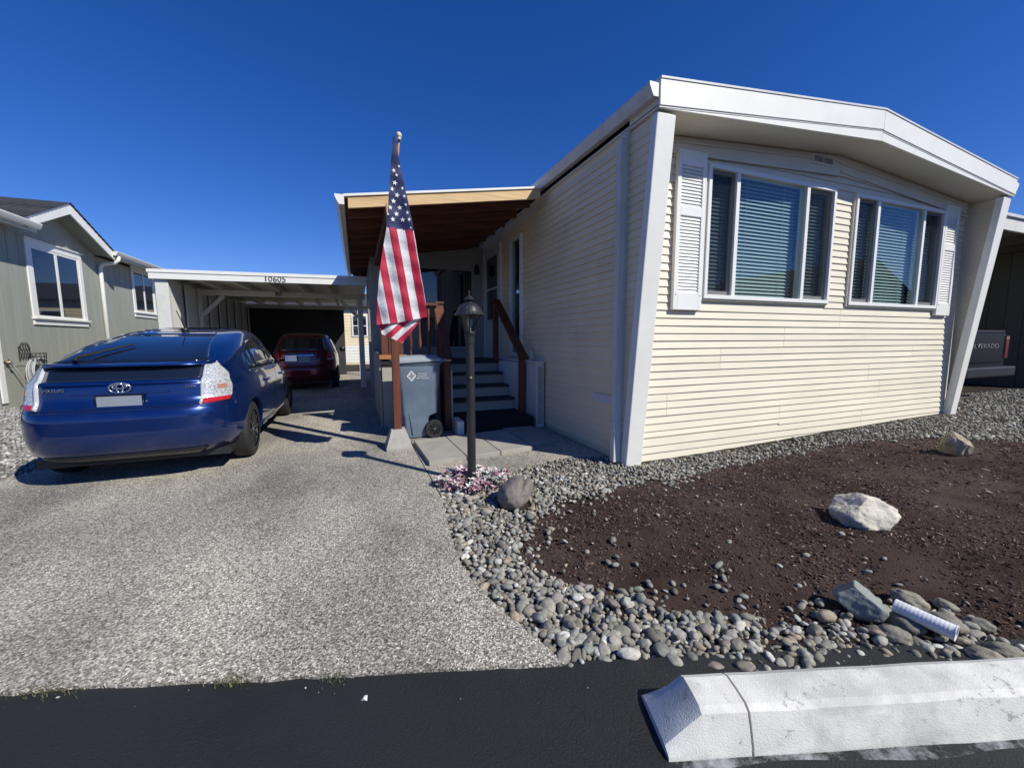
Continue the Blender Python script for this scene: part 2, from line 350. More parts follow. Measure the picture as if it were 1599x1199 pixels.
M_['crushed'] = islandmat('crushed_gravel', [(0, (0.12,0.118,0.112)), (0.4, (0.25,0.24,0.225)), (0.8, (0.40,0.385,0.36)), (1, (0.6,0.58,0.55))], 0.9)
M_['chip'] = islandmat('bark_chip', [(0, (0.020,0.0115,0.010)), (0.35, (0.058,0.033,0.028)), (0.7, (0.105,0.063,0.053)), (0.92, (0.175,0.118,0.096)), (0.97, (0.33,0.26,0.21)), (1, (0.55,0.48,0.40))], 0.9)

# ================================================================== GROUND
RO = (0.752, 1.357); RU = (0.953, -0.303); RV = (0.303, 0.953)
def road_xy(u, v): return (RO[0]+RU[0]*u+RV[0]*v, RO[1]+RU[1]*u+RV[1]*v)
def road_uv(x, y):
    dx, dy = x-RO[0], y-RO[1]; return dx*RU[0]+dy*RU[1], dx*RV[0]+dy*RV[1]
def structure(o): o['kind'] = 'structure'; return o
def sheet(name, poly, z, m, thick=0.08):
    return structure(MB().prism(poly, 'z', z-thick, z).build(name, m))
structure(MB().box(-700, 700, -700, 700, -0.5, -0.11).build('ground', M_['soil']))
structure(MB().prism([road_xy(-70, -8.5), road_xy(70, -8.5), road_xy(70, 0.02), road_xy(-70, 0.02)], 'z', -0.1, -0.012).build('road', M_['asphalt']))
sheet('far_verge', [road_xy(-70, -30), road_xy(70, -30), road_xy(70, -8.5), road_xy(-70, -8.5)], -0.03, M_['gravel_sheet'])

# driveway of exposed aggregate, cast in bays with open joints
def ragged(a, b, n, amp, seed):
    r = random.Random(seed); out = []
    dx, dy = b[0]-a[0], b[1]-a[1]; L = math.hypot(dx, dy)
    for i in range(n):
        t = i/n; w = (mnoise.noise(Vector((t*L*3, seed, 0)))+0.6*mnoise.noise(Vector((t*L*14, seed, 3))))*amp if i else 0
        out.append((a[0]+dx*t-dy/L*w, a[1]+dy*t+dx/L*w))
    return out
drive = structure(MB().prism([(-4.9, 3.2), (0.6, 1.5), (0.6, 3.4), (2.6, 4.0), (2.6, 18.5), (-3.7, 18.5)], 'z', -0.1, -0.03).build('driveway', M_['soil']))
edge_pts = [(0.752,1.357),(0.722,1.46),(0.689,1.558),(0.63,1.72),(0.581,1.898),(0.545,2.06),(0.528,2.245),(0.54,2.5),(0.563,2.773),(0.595,3.05),(0.615,3.328)]
front = ragged((-5.0, 3.186), (0.752, 1.357), 90, 0.018, 3)
bay = front+edge_pts+[(0.60, 5.0), (0.58, 8.4), (-3.45, 8.4), (-3.3, 6.5), (-3.2, 5.5), (-3.6, 4.7)]
MB().prism(bay, 'z', -0.09, 0.0).build('concrete_bay', M_['aggregate'], drive)
MB().prism([(0.627,3.36),(0.75,3.52),(1.0,3.66),(1.37,3.763),(1.8,3.9),(2.2,3.99),(2.45,3.9),(2.647,3.83),(2.647,12),(0.592,12),(0.592,8.4),(0.612,5.0)], 'z', -0.09, -0.002).build('concrete_bay', M_['aggregate'], drive)
MB().prism([(-3.45,8.412),(0.58,8.412),(0.58,18.5),(-3.6,18.5)], 'z', -0.09, -0.001).build('concrete_bay', M_['aggregate'], drive)

# garden bed relief
MULCH = [(1.196,2.71),(1.596,2.939),(2.171,3.017),(2.906,2.997),(3.782,3.086),(4.496,3.06),(5.869,3.101),(6.758,2.849),(7.6,2.198),(9.5,0.4),(5.5,-0.6),(3.3,0.42),(2.676,0.717),(2.633,0.946),(2.492,1.079),(2.129,1.037),(2.124,1.184),(1.957,1.198),(1.734,1.261),(1.561,1.404),(1.358,1.536),(1.076,1.824),(0.902,2.139),(0.98,2.45)]
MP = np.array(MULCH)
def inside(poly, x, y):
    x = np.asarray(x, float); y = np.asarray(y, float); c = np.zeros(x.shape, bool); n = len(poly)
    for i in range(n):
        x1, y1 = poly[i]; x2, y2 = poly[(i+1) % n]
        if y1 == y2: continue
        c ^= ((y1 > y) != (y2 > y)) & (x < (x2-x1)*(y-y1)/(y2-y1)+x1)
    return c
def edge_dist(poly, x, y):
    x = np.asarray(x, float); y = np.asarray(y, float); d = np.full(x.shape, 1e9); n = len(poly)
    for i in range(n):
        ax, ay = poly[i]; bx, by = poly[(i+1) % n]; dx, dy = bx-ax, by-ay
        t = np.clip(((x-ax)*dx+(y-ay)*dy)/(dx*dx+dy*dy+1e-12), 0, 1)
        d = np.minimum(d, np.hypot(x-ax-t*dx, y-ay-t*dy))
    return d
def sdist(poly, x, y):
    d = edge_dist(poly, x, y); return np.where(inside(poly, x, y), d, -d)
def smooth(t): t = np.clip(t, 0, 1); return t*t*(3-2*t)
def bed_z(x, y):
    x = np.asarray(x, float); y = np.asarray(y, float)
    u = (x-RO[0])*RU[0]+(y-RO[1])*RU[1]; v = (x-RO[0])*RV[0]+(y-RO[1])*RV[1]
    z = -0.035+0.13*smooth((x-2.6)/6.5)*smooth((v+0.1)/1.5)
    s = sdist(MULCH, x, y)
    z = z+0.085*smooth((s+0.03)/0.75)
    return np.where(v < -0.12, np.minimum(z, -0.06), z)
def bed_z1(x, y): return float(bed_z(np.array([x]), np.array([y]))[0])
xs = np.concatenate([np.arange(0.45, 4.2, 0.03), np.arange(4.2, 9.6, 0.07), np.arange(9.6, 22, 0.4)])
ys = np.concatenate([np.arange(-0.9, 3.9, 0.035), np.arange(3.9, 7, 0.25)])
GX, GY = np.meshgrid(xs, ys, indexing='ij'); GZ = bed_z(GX, GY)
ins = sdist(MULCH, GX, GY)
nz = np.array([[mnoise.noise(Vector((a*4, b*4, 0)))*0.6+mnoise.noise(Vector((a*13, b*13, 5)))*0.5+mnoise.noise(Vector((a*31, b*31, 9)))*0.35 for b in ys] for a in xs])
GZ = GZ+nz*np.where(ins > -0.02, 0.022, 0.006)
nx, ny = GX.shape
vv = np.stack([GX, GY, GZ], -1).reshape(-1, 3); I = np.arange(nx*ny).reshape(nx, ny)
q = np.stack([I[:-1,:-1], I[1:,:-1], I[1:,1:], I[:-1,1:]], -1).reshape(-1, 4)
me = bpy.data.meshes.new('garden_bed'); me.from_pydata(vv.tolist(), [], q.tolist())
me.materials.append(M_['soil']); me.materials.append(M_['mulch'])
cxm = vv[q].mean(1); jit = 0.05*np.array([mnoise.noise(Vector((a*9, b*9, 2))) for a, b, _ in cxm])
me.polygons.foreach_set('material_index', (sdist(MULCH, cxm[:,0], cxm[:,1])+jit > -0.01).astype(int))
me.polygons.foreach_set('use_smooth', [True]*len(me.polygons)); me.update()
structure(put('garden_bed', me))
sheet('side_yard', [(-14, -6), (-5.3, 3.2), (-3.6, 4.7), (-3.2, 5.5), (-3.45, 8.4), (-3.6, 18.5), (-6.2, 19), (-14, 19)], -0.012, M_['gravel_sheet'])
sheet('neighbour_drive', [(9.9, 4.9), (22, 4.7), (22, 16), (9.9, 16)], 0.06, M_['concrete'], 0.16)

# painted curb
CW = mat('white_curb_paint', (0.70, 0.685, 0.63), 0.8, 0.12, 9, bump=0.45, bscale=190, bdist=0.005, dirt=(0.34,0.335,0.31), dscale=3.4, damt=0.85)
nt = CW.node_tree; bs = nt.nodes['Principled BSDF']; old = bs.inputs['Base Color'].links[0].from_socket
fc = noise_(nt, pos(nt, (1, 1, 1.6)), 13, 9, 0.72); rc_ = ramp(nt, [(0.60, (0,0,0)), (0.645, (0.8,)*3)]); nt.links.new(fc, rc_.inputs[0])   # chipped paint showing concrete
fw_ = noise_(nt, pos(nt, (1, 1, 3)), 2.4, 7, 0.6); rw_ = ramp(nt, [(0.48, (0,0,0)), (0.60, (0.55,)*3)]); nt.links.new(fw_, rw_.inputs[0])     # tyre-scuffed areas
nt.links.new(mix(nt, rc_.outputs[0], mix(nt, rw_.outputs[0], old, (0.40,0.395,0.37)), (0.30,0.29,0.27)), bs.inputs['Base Color'])
curb = structure(MB().prism([road_xy(0.30, -0.17), road_xy(9, -0.20), road_xy(9, -0.375), road_xy(0.285, -0.375)], 'z', -0.09, -0.006).build('curb', M_['concrete']))
def curb_section(u0, u1, taper, name):
    prof = [(-0.150, -0.02), (-0.175, 0.05), (-0.215, 0.118), (-0.24, 0.131), (-0.30, 0.130), (-0.345, 0.125), (-0.366, 0.112), (-0.384, 0.06), (-0.398, 0.012), (-0.402, -0.02)]
    us = list(np.linspace(u0, u0+0.122, 4))+list(np.linspace(u0+0.126, u1, 8)) if taper else list(np.linspace(u0, u1, max(2, int((u1-u0)/0.04))))
    rings = []
    for u in us:
        ring = []
        for (v_, z_) in prof:
            k = 1.0
            if taper:
                k = min(1.0, 0.10+0.90*(u-u0)/0.122)
            w = mnoise.noise(Vector((u*5, v_*9, z_*9)))*0.004
            ring.append((*road_xy(u, v_+w), z_*k if z_ > 0 else z_))
        rings.append(ring)
    return MB().loft(rings).build(name, CW, curb, autosmooth=0.42)
curb_section(0.262, 0.540, True, 'curb_section'); curb_section(0.548, 2.45, False, 'curb_section'); curb_section(2.458, 6.0, False, 'curb_section')
m, nt, b = new_mat('paint_overspray'); p = pos(nt); out = nt.nodes['Material Output']
b.inputs['Base Color'].default_value = (0.62,0.63,0.65,1); b.inputs['Roughness'].default_value = 0.8
f = noise_(nt, p, 9, 8, 0.7); rr = ramp(nt, [(0.46, (0,0,0)), (0.72, (0.7,)*3)]); nt.links.new(f, rr.inputs[0])
t = nd(nt, 'ShaderNodeBsdfTransparent'); mx = nd(nt, 'ShaderNodeMixShader'); nt.links.new(rr.outputs[0], mx.inputs[0]); nt.links.new(t.outputs[0], mx.inputs[1]); nt.links.new(b.outputs[0], mx.inputs[2]); nt.links.new(mx.outputs[0], out.inputs[0])
ov = MB()
vs_ = []; fs_ = []
for i in range(120):
    u = 0.27+i*0.045; w = 0.035+0.03*mnoise.noise(Vector((u*2.3, 1, 0)))
    vs_ += [(*road_xy(u, -0.39), -0.008), (*road_xy(u, -0.40-w), -0.008)]
    if i: fs_.append((2*i-2, 2*i-1, 2*i+1, 2*i))
ov.add(vs_, fs_); ov.build('paint_overspray', m, curb)

# ================================================================== MOBILE HOME
HX0, HX1, YF, YO, RIDGE = 2.647, 9.19, 3.57, 3.16, 5.91
home = thing('mobile_home', 'cream vinyl sided mobile home with white gabled fascia and two big front windows', 'house', (5.9, 3.57, 0))
WIN = [(3.687, 5.845, 1.795, 3.25), (6.265, 8.40, 1.79, 3.245)]      # x0,x1,z0,z1
def roof_under(x): return 3.425+0.0765*(1-abs(x-RIDGE)/3.27)*3.27     # soffit line
core = MB()
core.box(2.72, 9.04, YF+0.03, YF+0.12, -0.08, 1.80)
core.box(2.72, 3.69, YF+0.03, YF+0.12, 1.80, 3.5); core.box(5.84, 6.27, YF+0.03, YF+0.12, 1.80, 3.5); core.box(8.395, 9.04, YF+0.03, YF+0.12, 1.80, 3.5)
core.prism([(2.72, 3.24), (9.04, 3.24), (9.04, roof_under(9.04)-0.01), (RIDGE, roof_under(RIDGE)-0.01), (2.72, roof_under(2.72)-0.01)], 'y', YF+0.03, YF+0.12)
fwall = core.build('front_wall', M_['cream'], home)
PITCH_ = 0.0845
def plank_profile(z0, h, proud=0.018):
    # (depth outward, z): lapped siding with a kick at the butt edge
    return [(0.0, z0+0.0045), (proud, z0+0.0045), (proud, z0+0.010), (0.004, z0+h+0.003), (0.0, z0+h+0.003)]
def front_plank(x0, x1, z0, h, rnd, lift=0.0, drop=0.0):
    pr = plank_profile(z0, h); n = max(1, int((x1-x0)/0.5)); rings = []
    for i in range(n+1):
        x = x0+(x1-x0)*i/n; w = mnoise.noise(Vector((x*1.7, z0*7, 1)))
        rings.append([(x, YF+0.03-max(0, d+(0.004*w if d > 0.01 else 0)), z+0.0032*w*max(0.3, 1.4-z0)+(drop if d > 0.01 and z < z0+0.014 else 0)) for d, z in pr])
    return MB().loft(rings).build('siding_plank', M_['cream'], fwall)
SEAMS = [(5.11,1.23,1.51),(4.04,0.99,1.24),(3.26,0.48,0.72),(6.93,0.74,1.01),(7.98,1.02,1.26),(7.22,0.50,0.74),(6.86,0.05,0.26),(6.19,1.50,1.76),(5.12,0.20,0.47)]
for k in range(42):
    z0 = 0.047+PITCH_*(k-1); z1 = z0+PITCH_; zc = (z0+z1)/2
    if z1 > roof_under(RIDGE)-0.20: break
    xa, xb = 2.72, 9.04
    if z1 > roof_under(2.72)-0.02:                    # gable: shorten to the sloping frieze
        half = 3.27*(roof_under(RIDGE)-0.05-z1)/(0.0765*3.27)
        xa, xb = max(xa, RIDGE-half), min(xb, RIDGE+half)
    cuts = [(xa, xb)]
    for (wx0, wx1, wz0, wz1) in WIN:
        if z0 < wz1-0.01 and z1 > wz0+0.01:
            cuts = [c for (a, b_) in cuts for c in ((a, min(b_, wx0+0.01)), (max(a, wx1-0.01), b_)) if c[1]-c[0] > 0.03]
    for (sx, sa, sb) in SEAMS:
        if sa < zc < sb:
            cuts = [c for (a, b_) in cuts for c in (((a, sx-0.0025), (sx+0.0025, b_)) if a+0.1 < sx < b_-0.1 else ((a, b_),))]
    for (a, b_) in cuts: front_plank(a, b_, z0, PITCH_, k, drop=0.017 if (k == 3 and b_ < 5.2) else 0.0)
# frieze board along the soffit, gable vent
fr = MB()
fr.prism([(2.74, 3.27), (RIDGE, 3.43), (9.03, 3.27), (9.03, roof_under(9.03)-0.008), (RIDGE, roof_under(RIDGE)-0.008), (2.74, roof_under(2.74)-0.008)], 'y', YF+0.0, YF+0.028)
frieze = fr.build('frieze_board', M_['soffit'], home)
for (x0, za, x1, zb) in ((2.74, 3.30, RIDGE, 3.50), (RIDGE, 3.50, 9.03, 3.30)):
    MB().beam((x0, YF-0.008, za-0.028), (x1, YF-0.008, zb-0.074), 0.02, 0.022).build('trim_strip', M_['soffit'], frieze)
    MB().beam((x0, YF-0.006, za+0.07), (x1, YF-0.006, zb+0.095), 0.014, 0.018).build('trim_strip', M_['soffit'], frieze)
vent = MB().box(5.36, 5.755, YF-0.014, YF+0.006, 3.502, 3.612).build('gable_vent', M_['white'], home, bevel=0.003)
for a in (5.382, 5.567):
    MB().box(a, a+0.165, YF-0.0165, YF-0.0135, 3.522, 3.592).build('grille', M_['dark'], vent)
    for k in range(5): MB().box(a, a+0.165, YF-0.020, YF-0.0165, 3.526+k*0.014, 3.531+k*0.014).build('louver', M_['gutter'], vent)
# windows
def make_window(x0, x1, z0, z1, mull):
    y = YF+0.005
    f = MB(); t = 0.045
    for (a, b_, c, d) in ((x0, x1, z0, z0+t), (x0, x1, z1-t, z1), (x0, x0+t, z0+t, z1-t), (x1-t, x1, z0+t, z1-t)): f.box(a, b_, y-0.035, y+0.085, c, d)
    win = f.build('window', M_['vinyl'], home, bevel=0.004)
    fl = MB()
    for (a, b_, c, d) in ((x0-0.018, x1+0.018, z0-0.02, z0-0.001), (x0-0.018, x1+0.018, z1+0.001, z1+0.018), (x0-0.018, x0-0.001, z0, z1), (x1+0.001, x1+0.018, z0, z1)): fl.box(a, b_, y-0.016, y+0.02, c, d)
    fl.build('window_flange', M_['cream'], win)
    for mx_ in mull: MB().box(mx_-0.028, mx_+0.028, y-0.028, y+0.07, z0+t, z1-t).build('mullion', M_['vinyl'], win, bevel=0.004)
    spans = [(x0+t, mull[0]-0.028), (mull[0]+0.028, mull[1]-0.028), (mull[1]+0.028, x1-t)]
    for i, (a, b_) in enumerate(spans):
        side = i != 1
        if side:                                       # sliding sash with insect screen in front
            s = MB(); w = 0.024
            for (p0, p1, p2, p3) in ((a, b_, z0+t, z0+t+0.05), (a, b_, z1-t-0.035, z1-t), (a, a+w, z0+t+0.05, z1-t-0.035), (b_-w, b_, z0+t+0.05, z1-t-0.035)): s.box(p0, p1, y+0.012, y+0.045, p2, p3)
            s.build('sash', M_['vinyl'], win, bevel=0.003)
            MB().box(a+w, b_-w, y+0.0300, y+0.034, z0+t+0.05, z1-t-0.035).build('pane', M_['winglass'], win)
            MB().box(a+0.004, b_-0.004, y-0.002, y+0.0005, z0+t+0.004, z1-t-0.004).build('insect_screen', M_['screen'], win)
        else:
            MB().box(a, b_, y+0.004, y+0.008, z0+t, z1-t).build('pane', M_['winglass'], win)
        n = int((z1-z0-2*t)/0.0435)
        sl = MB(); tilt = RAD(50); w = 0.023
        dy, dz = math.cos(tilt)*w, math.sin(tilt)*w
        sl.add([(a+0.01, -dy, -dz), (b_-0.01, -dy, -dz), (b_-0.01, 0, 0.004), (a+0.01, 0, 0.004), (b_-0.01, dy, dz), (a+0.01, dy, dz), (a+0.01, 0, 0.0015), (b_-0.01, 0, 0.0015)],
               [(0,1,2,3), (3,2,4,5), (1,0,6,7), (7,6,5,4)])
        sme = sl.mesh('blind_slat', M_['slat'])
        for k in range(n):
            o = put('blind_slat', sme, win); o.location = (0, y+0.115, z1-t-0.03-k*0.0435); o.rotation_euler = (random.uniform(-0.03, 0.03), 0, 0)
        for q_ in (0.22, 0.78): MB().tube([(a+(b_-a)*q_, y+0.088, z0+t), (a+(b_-a)*q_, y+0.088, z1-t)], 0.0022, 5).build('blind_cord', M_['slat'], win)
    rm = MB(); ya, yb = y+0.15, y+1.6
    rm.box(x0, x1, yb, yb+0.02, z0-0.3, z1+0.1); rm.box(x0-0.02, x0, y+0.12, yb, z0-0.3, z1+0.1); rm.box(x1, x1+0.02, y+0.12, yb, z0-0.3, z1+0.1)
    rm.box(x0, x1, y+0.12, yb, z0-0.32, z0-0.3); rm.box(x0, x1, y+0.12, yb, z1+0.1, z1+0.12)
    rm.build('room_behind_window', M_['room'], win)
make_window(*WIN[0], (4.135, 5.318)); make_window(*WIN[1], (6.765, 7.868))
# shutters
def shutter(x0, x1, z0, z1):
    s = MB(); y0, y1 = YF-0.034, YF+0.012; w = 0.055
    zm = z0+0.64*(z1-z0)-0.02; zb, zt = z0+0.19, z1-0.155
    for (a, b_, c, d) in ((x0, x0+w, z0, z1), (x1-w, x1, z0, z1), (x0+w, x1-w, z0, zb), (x0+w, x1-w, zt, z1), (x0+w, x1-w, zm-0.05, zm+0.05)): s.box(a, b_, y0, y1, c, d)
    sh = s.build('shutter', M_['vinyl'], home, bevel=0.004)
    MB().box(x0+w, x1-w, y1-0.012, y1-0.002, z0+0.02, z1-0.02).build('backing', M_['vinyl'], sh)
    a, b_ = x0+w+0.002, x1-w-0.002
    lm = MB().add([(a,-0.013,-0.0175),(b_,-0.013,-0.0175),(b_,0.004,0.018),(a,0.004,0.018),(a,-0.006,-0.021),(b_,-0.006,-0.021),(b_,0.010,0.014),(a,0.010,0.014)], [(0,1,2,3),(5,4,7,6),(0,4,5,1),(3,2,6,7),(0,3,7,4),(1,5,6,2)]).mesh('louver', M_['vinyl'])
    for (c, d) in ((zb, zm-0.05), (zm+0.05, zt)):
        n = int((d-c)/0.0345)
        for k in range(n):
            o = put('louver', lm, sh); o.location = (0, YF-0.014, c+(k+0.5)*(d-c)/n)
    arch = [((x0+x1)/2+math.cos(t)*0.11, z1-0.115+math.sin(t)*0.05) for t in np.linspace(0, math.pi, 14)]
    MB().tube([(x_, y0-0.001, z_) for x_, z_ in arch], 0.004, 5).build('arch_moulding', M_['vinyl'], sh)
    for (sx, sz) in ((x0+0.028, z0+0.165), (x1-0.028, z0+0.16)): MB().lathe([(0.001, 0), (0.008, 0.0), (0.006, 0.004), (0.001, 0.005)], 8, (sx, y0, sz), Matrix.Rotation(RAD(90), 3, 'X')).build('screw', M_['steel'], sh)
shutter(3.245, 3.645, 1.66, 3.335); shutter(8.392, 8.772, 1.69, 3.335)
# side wall planks (shaded driveway side)
swall = MB().box(HX0+0.03, HX0+0.12, YF+0.12, 6.46, -0.08, 3.44).box(HX0+0.03, HX0+0.12, 6.46, 6.97, -0.08, 1.07).box(HX0+0.03, HX0+0.12, 6.97, 18, -0.08, 3.44).box(HX0+0.03, HX0+0.12, 6.46, 6.97, 3.10, 3.44).build('side_wall', M_['beige'], home)
def side_plank(y0, y1, z0, h):
    pr = plank_profile(z0, h, 0.020)
    MB().loft([[(HX0+0.03-d, y, z) for d, z in pr] for y in (y0, y1)]).build('siding_plank', M_['beige'], swall)
for k in range(40):
    z0 = 0.065+PITCH_*k
    if z0+PITCH_ > 3.44: break
    if z0 < 0.98: segs = [(3.72, 18.0)]
    else: segs = [(3.72, 7.47), (8.56, 18.0)]
    if 1.05 < z0+PITCH_ and z0 < 3.12: segs = [(3.72, 6.45), (6.985, 7.47), (8.56, 18.0)]
    for (a, b_) in segs: side_plank(a, b_, z0, PITCH_)
    # wing wall return, forward of the trim post, cut to the raking corner post
    yfront = 3.60-0.43*max(0, z0)/3.38
    if yfront < 3.56: MB().loft([[(HX0+0.03-d, y, z) for d, z in plank_profile(z0, PITCH_, 0.013)] for y in (yfront+0.01, 3.60)]).build('wing_plank', M_['beige'], swall)
wing_poly = [(3.60, -0.05), (3.62, 3.42), (3.19, 3.40), (3.58, 0.1)]
MB().prism(wing_poly, 'x', HX0+0.03, HX0+0.06).build('wing_backing', M_['beige'], swall)
MB().prism(wing_poly, 'x', 9.12, 9.15).build('wing_wall', M_['cream'], home)
for k in range(39):                                    # inside face of the right hand wing wall
    z0 = 0.13+PITCH_*k
    if z0 > 3.3: break
    yf_ = 3.585-0.43*z0/3.38
    if yf_ < 3.545: MB().loft([[(9.12-d, y, z) for d, z in plank_profile(z0, PITCH_, 0.012)] for y in (yf_+0.02, 3.565)]).build('wing_plank', M_['cream'], home)
MB().box(HX0-0.012, HX0+0.028, 3.60, 3.715, -0.05, 3.43).build('trim_post', M_['oldwhite'], home, bevel=0.004)
# raking corner posts
for (xa, xb, xta, xtb) in ((2.655, 2.862, 2.640, 2.855), (9.02, 9.19, 8.965, 9.185)):
    r0 = [(xa, 3.50, -0.05), (xb, 3.50, -0.05), (xb, 3.61, -0.05), (xa, 3.61, -0.05)]
    r1 = [(xta, 3.165, 3.40), (xtb, 3.165, 3.40), (xtb, 3.25, 3.40), (xta, 3.25, 3.40)]
    MB().loft([r0, r1]).build('corner_post', M_['white'], home, bevel=0.01)
# downspout at the shaded corner
dsp = MB().box(2.555, 2.632, 3.585, 3.66, 0.0, 3.35).build('downspout', M_['oldwhite'], home, bevel=0.008)
for z in (0.42, 0.445, 0.47, 0.36): MB().box(2.549, 2.634, 3.580, 3.666, z, z+0.008).build('downspout_collar', M_['oldwhite'], dsp, bevel=0.002)
# side vent
sv = MB().box(HX0-0.004, HX0+0.02, 3.76, 4.17, 0.60, 0.70).build('foundation_vent', M_['oldwhite'], home, bevel=0.003)
for a in (3.785, 3.975):
    MB().box(HX0-0.007, HX0-0.003, a, a+0.165, 0.615, 0.685).build('grille', M_['gutter'], sv)
# soffit, fascia, roof
for (xa, xb) in ((HX0, RIDGE), (RIDGE, HX1)):
    za, zb = roof_under(max(xa, 2.66)), roof_under(min(xb, 9.17))
    MB().prism([(xa, za), (xb, zb), (xb, zb+0.02), (xa, za+0.02)], 'y', YO+0.012, YF+0.1).build('soffit', M_['soffit'], home)
def fas(x): return 3.655+0.343*(1-abs(x-RIDGE)/3.27)
for (xa, xb) in ((HX0-0.01, RIDGE-0.0015), (RIDGE+0.0015, HX1)):
    top = lambda x: fas(x)
    f = MB().prism([(xa, fas(xa)-0.222), (xb, fas(xb)-0.214), (xb, fas(xb)), (xa, fas(xa))], 'y', YO-0.03, YO).build('fascia', M_['white'], home, bevel=0.004)
    MB().prism([(xa, fas(xa)-0.238), (xb, fas(xb)-0.226), (xb, fas(xb)-0.218), (xa, fas(xa)-0.226)], 'y', YO-0.022, YO+0.008).build('drip_gap', M_['gutter'], f)
    za, zb = roof_under(max(xa, 2.66)), roof_under(min(xb, 9.17))
    MB().prism([(xa, za-0.012), (xb, zb-0.012), (xb, fas(xb)-0.229), (xa, fas(xa)-0.241)], 'y', YO-0.018, YO+0.006).build('lower_fascia', M_['white'], f)
    MB().prism([(xa, fas(xa)+0.001), (xb, fas(xb)+0.001), (xb, fas(xb)+0.02), (xa, fas(xa)+0.02)], 'y', YO-0.038, 18.2).build('roof', M_['roofmetal'], home)
    MB().prism([(xa, fas(xa)-0.20), (xb, fas(xb)-0.20), (xb, fas(xb)-0.002), (xa, fas(xa)-0.002)], 'y', YO+0.001, 18.1).build('roof_deck', M_['soffit'], home)
# eave gutters
def gutter_profile(sx, x, z): return [(x, z), (x-sx*0.06, z-0.0), (x-sx*0.085, z+0.045), (x-sx*0.105, z+0.09), (x-sx*0.105, z+0.115), (x-sx*0.095, z+0.115), (x-sx*0.092, z+0.092), (x-sx*0.072, z+0.05), (x-sx*0.055, z+0.01), (x-sx*0.006, z+0.01), (x-sx*0.006, z+0.115), (x, z+0.115)]
for sx, x in ((1, HX0-0.012), (-1, HX1+0.002)):
    g = MB().prism(gutter_profile(sx, x, 3.505), 'y', YO-0.01, 18.1).build('gutter', M_['gutter'], home)
    MB().prism([(x, 3.505), (x-sx*0.06, 3.505), (x-sx*0.085, 3.55), (x-sx*0.105, 3.595), (x-sx*0.105, 3.62), (x, 3.62)], 'y', YO-0.014, YO-0.0105).build('gutter_end_cap', M_['white'], g)
MB().box(HX0-0.01, HX0+0.05, YF, 18, 3.44, 3.504).build('eave_board', M_['oldwhite'], home)
MB().box(9.04, 9.16, YF+0.05, 18, -0.05, 3.5).build('far_wall', M_['cream'], home)
MB().box(2.75, 9.1, 17.9, 18, -0.05, 3.5).build('back_wall', M_['cream'], home)
# tall narrow window and entry door on the porch side
wn_ = MB()
for (a, b_, c, d) in ((6.44, 6.99, 1.05, 1.11), (6.44, 6.99, 3.06, 3.12), (6.44, 6.50, 1.11, 3.06), (6.93, 6.99, 1.11, 3.06)): wn_.box(HX0-0.02, HX0+0.08, a, b_, c, d)
nw = wn_.build('narrow_window', M_['vinyl'], home, bevel=0.004)
MB().box(HX0+0.03, HX0+0.035, 6.50, 6.93, 1.11, 3.06).build('pane', M_['winglass'], nw)
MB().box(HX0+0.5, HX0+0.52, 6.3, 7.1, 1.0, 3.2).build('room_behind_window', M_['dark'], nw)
dr = MB()
for (a, b_, c, d) in ((7.47, 7.545, 0.95, 3.20), (8.485, 8.56, 0.95, 3.20), (7.545, 8.485, 3.13, 3.20)): dr.box(HX0-0.03, HX0+0.06, a, b_, c, d)
door = dr.build('door_frame', M_['oldwhite'], home, bevel=0.004)
MB().box(HX0-0.008, HX0+0.028, 7.55, 8.48, 0.96, 3.125).build('door', M_['oldwhite'], door, bevel=0.004)
MB().box(HX0-0.014, HX0-0.0085, 7.70, 8.33, 1.75, 3.0).build('door_pane', M_['autoglass'], door)
MB().box(HX0-0.018, HX0-0.0085, 7.70, 8.33, 2.35, 2.39).build('glazing_bar', M_['oldwhite'], door)
MB().box(HX0-0.06, HX0-0.009, 7.60, 7.64, 1.85, 2.0).build('handle', M_['black'], door, bevel=0.005)

# ================================================================== ENTRY PORCH
porch = thing('entry_porch', 'brown timber porch with sloping roof and white steps between the home and the carport', 'porch', (1.3, 6.5, 0))
def pz(x): return 3.085+0.159*(x+0.08)                  # porch roof top
PX0, PX1, PY0, PY1 = -0.08, 2.53, 5.46, 11.6
MB().prism([(PX0, pz(PX0)-0.03), (PX1, pz(PX1)-0.03), (PX1, pz(PX1)), (PX0, pz(PX0))], 'y', PY0-0.03, PY1).build('roof', M_['white'], porch, bevel=0.003)
for k in range(11):                                     # sheathing boards
    a = PY0+0.045+k*0.55
    MB().prism([(PX0+0.01, pz(PX0)-0.05), (PX1, pz(PX1)-0.05), (PX1, pz(PX1)-0.032), (PX0+0.01, pz(PX0)-0.032)], 'y', a, a+0.545).build('sheathing_board', M_['deckroof'], porch)
MB().prism([(PX0+0.05, pz(PX0+0.05)-0.165), (PX1, pz(PX1)-0.165), (PX1, pz(PX1)-0.032), (PX0+0.05, pz(PX0+0.05)-0.032)], 'y', PY0-0.012, PY0+0.028).build('fascia_board', M_['pine'], porch, bevel=0.002)
for k in range(11):
    y = PY0+0.35+k*0.55
    MB().prism([(PX0+0.06, pz(PX0+0.06)-0.18), (PX1, pz(PX1)-0.18), (PX1, pz(PX1)-0.052), (PX0+0.06, pz(PX0+0.06)-0.052)], 'y', y, y+0.04).build('rafter', M_['deckroof'], porch)
g = MB().prism(gutter_profile(1, PX0+0.008, pz(PX0)-0.125), 'y', PY0-0.03, PY1).build('gutter', M_['gutter'], porch)
zz = pz(PX0)-0.125; xg = PX0+0.008
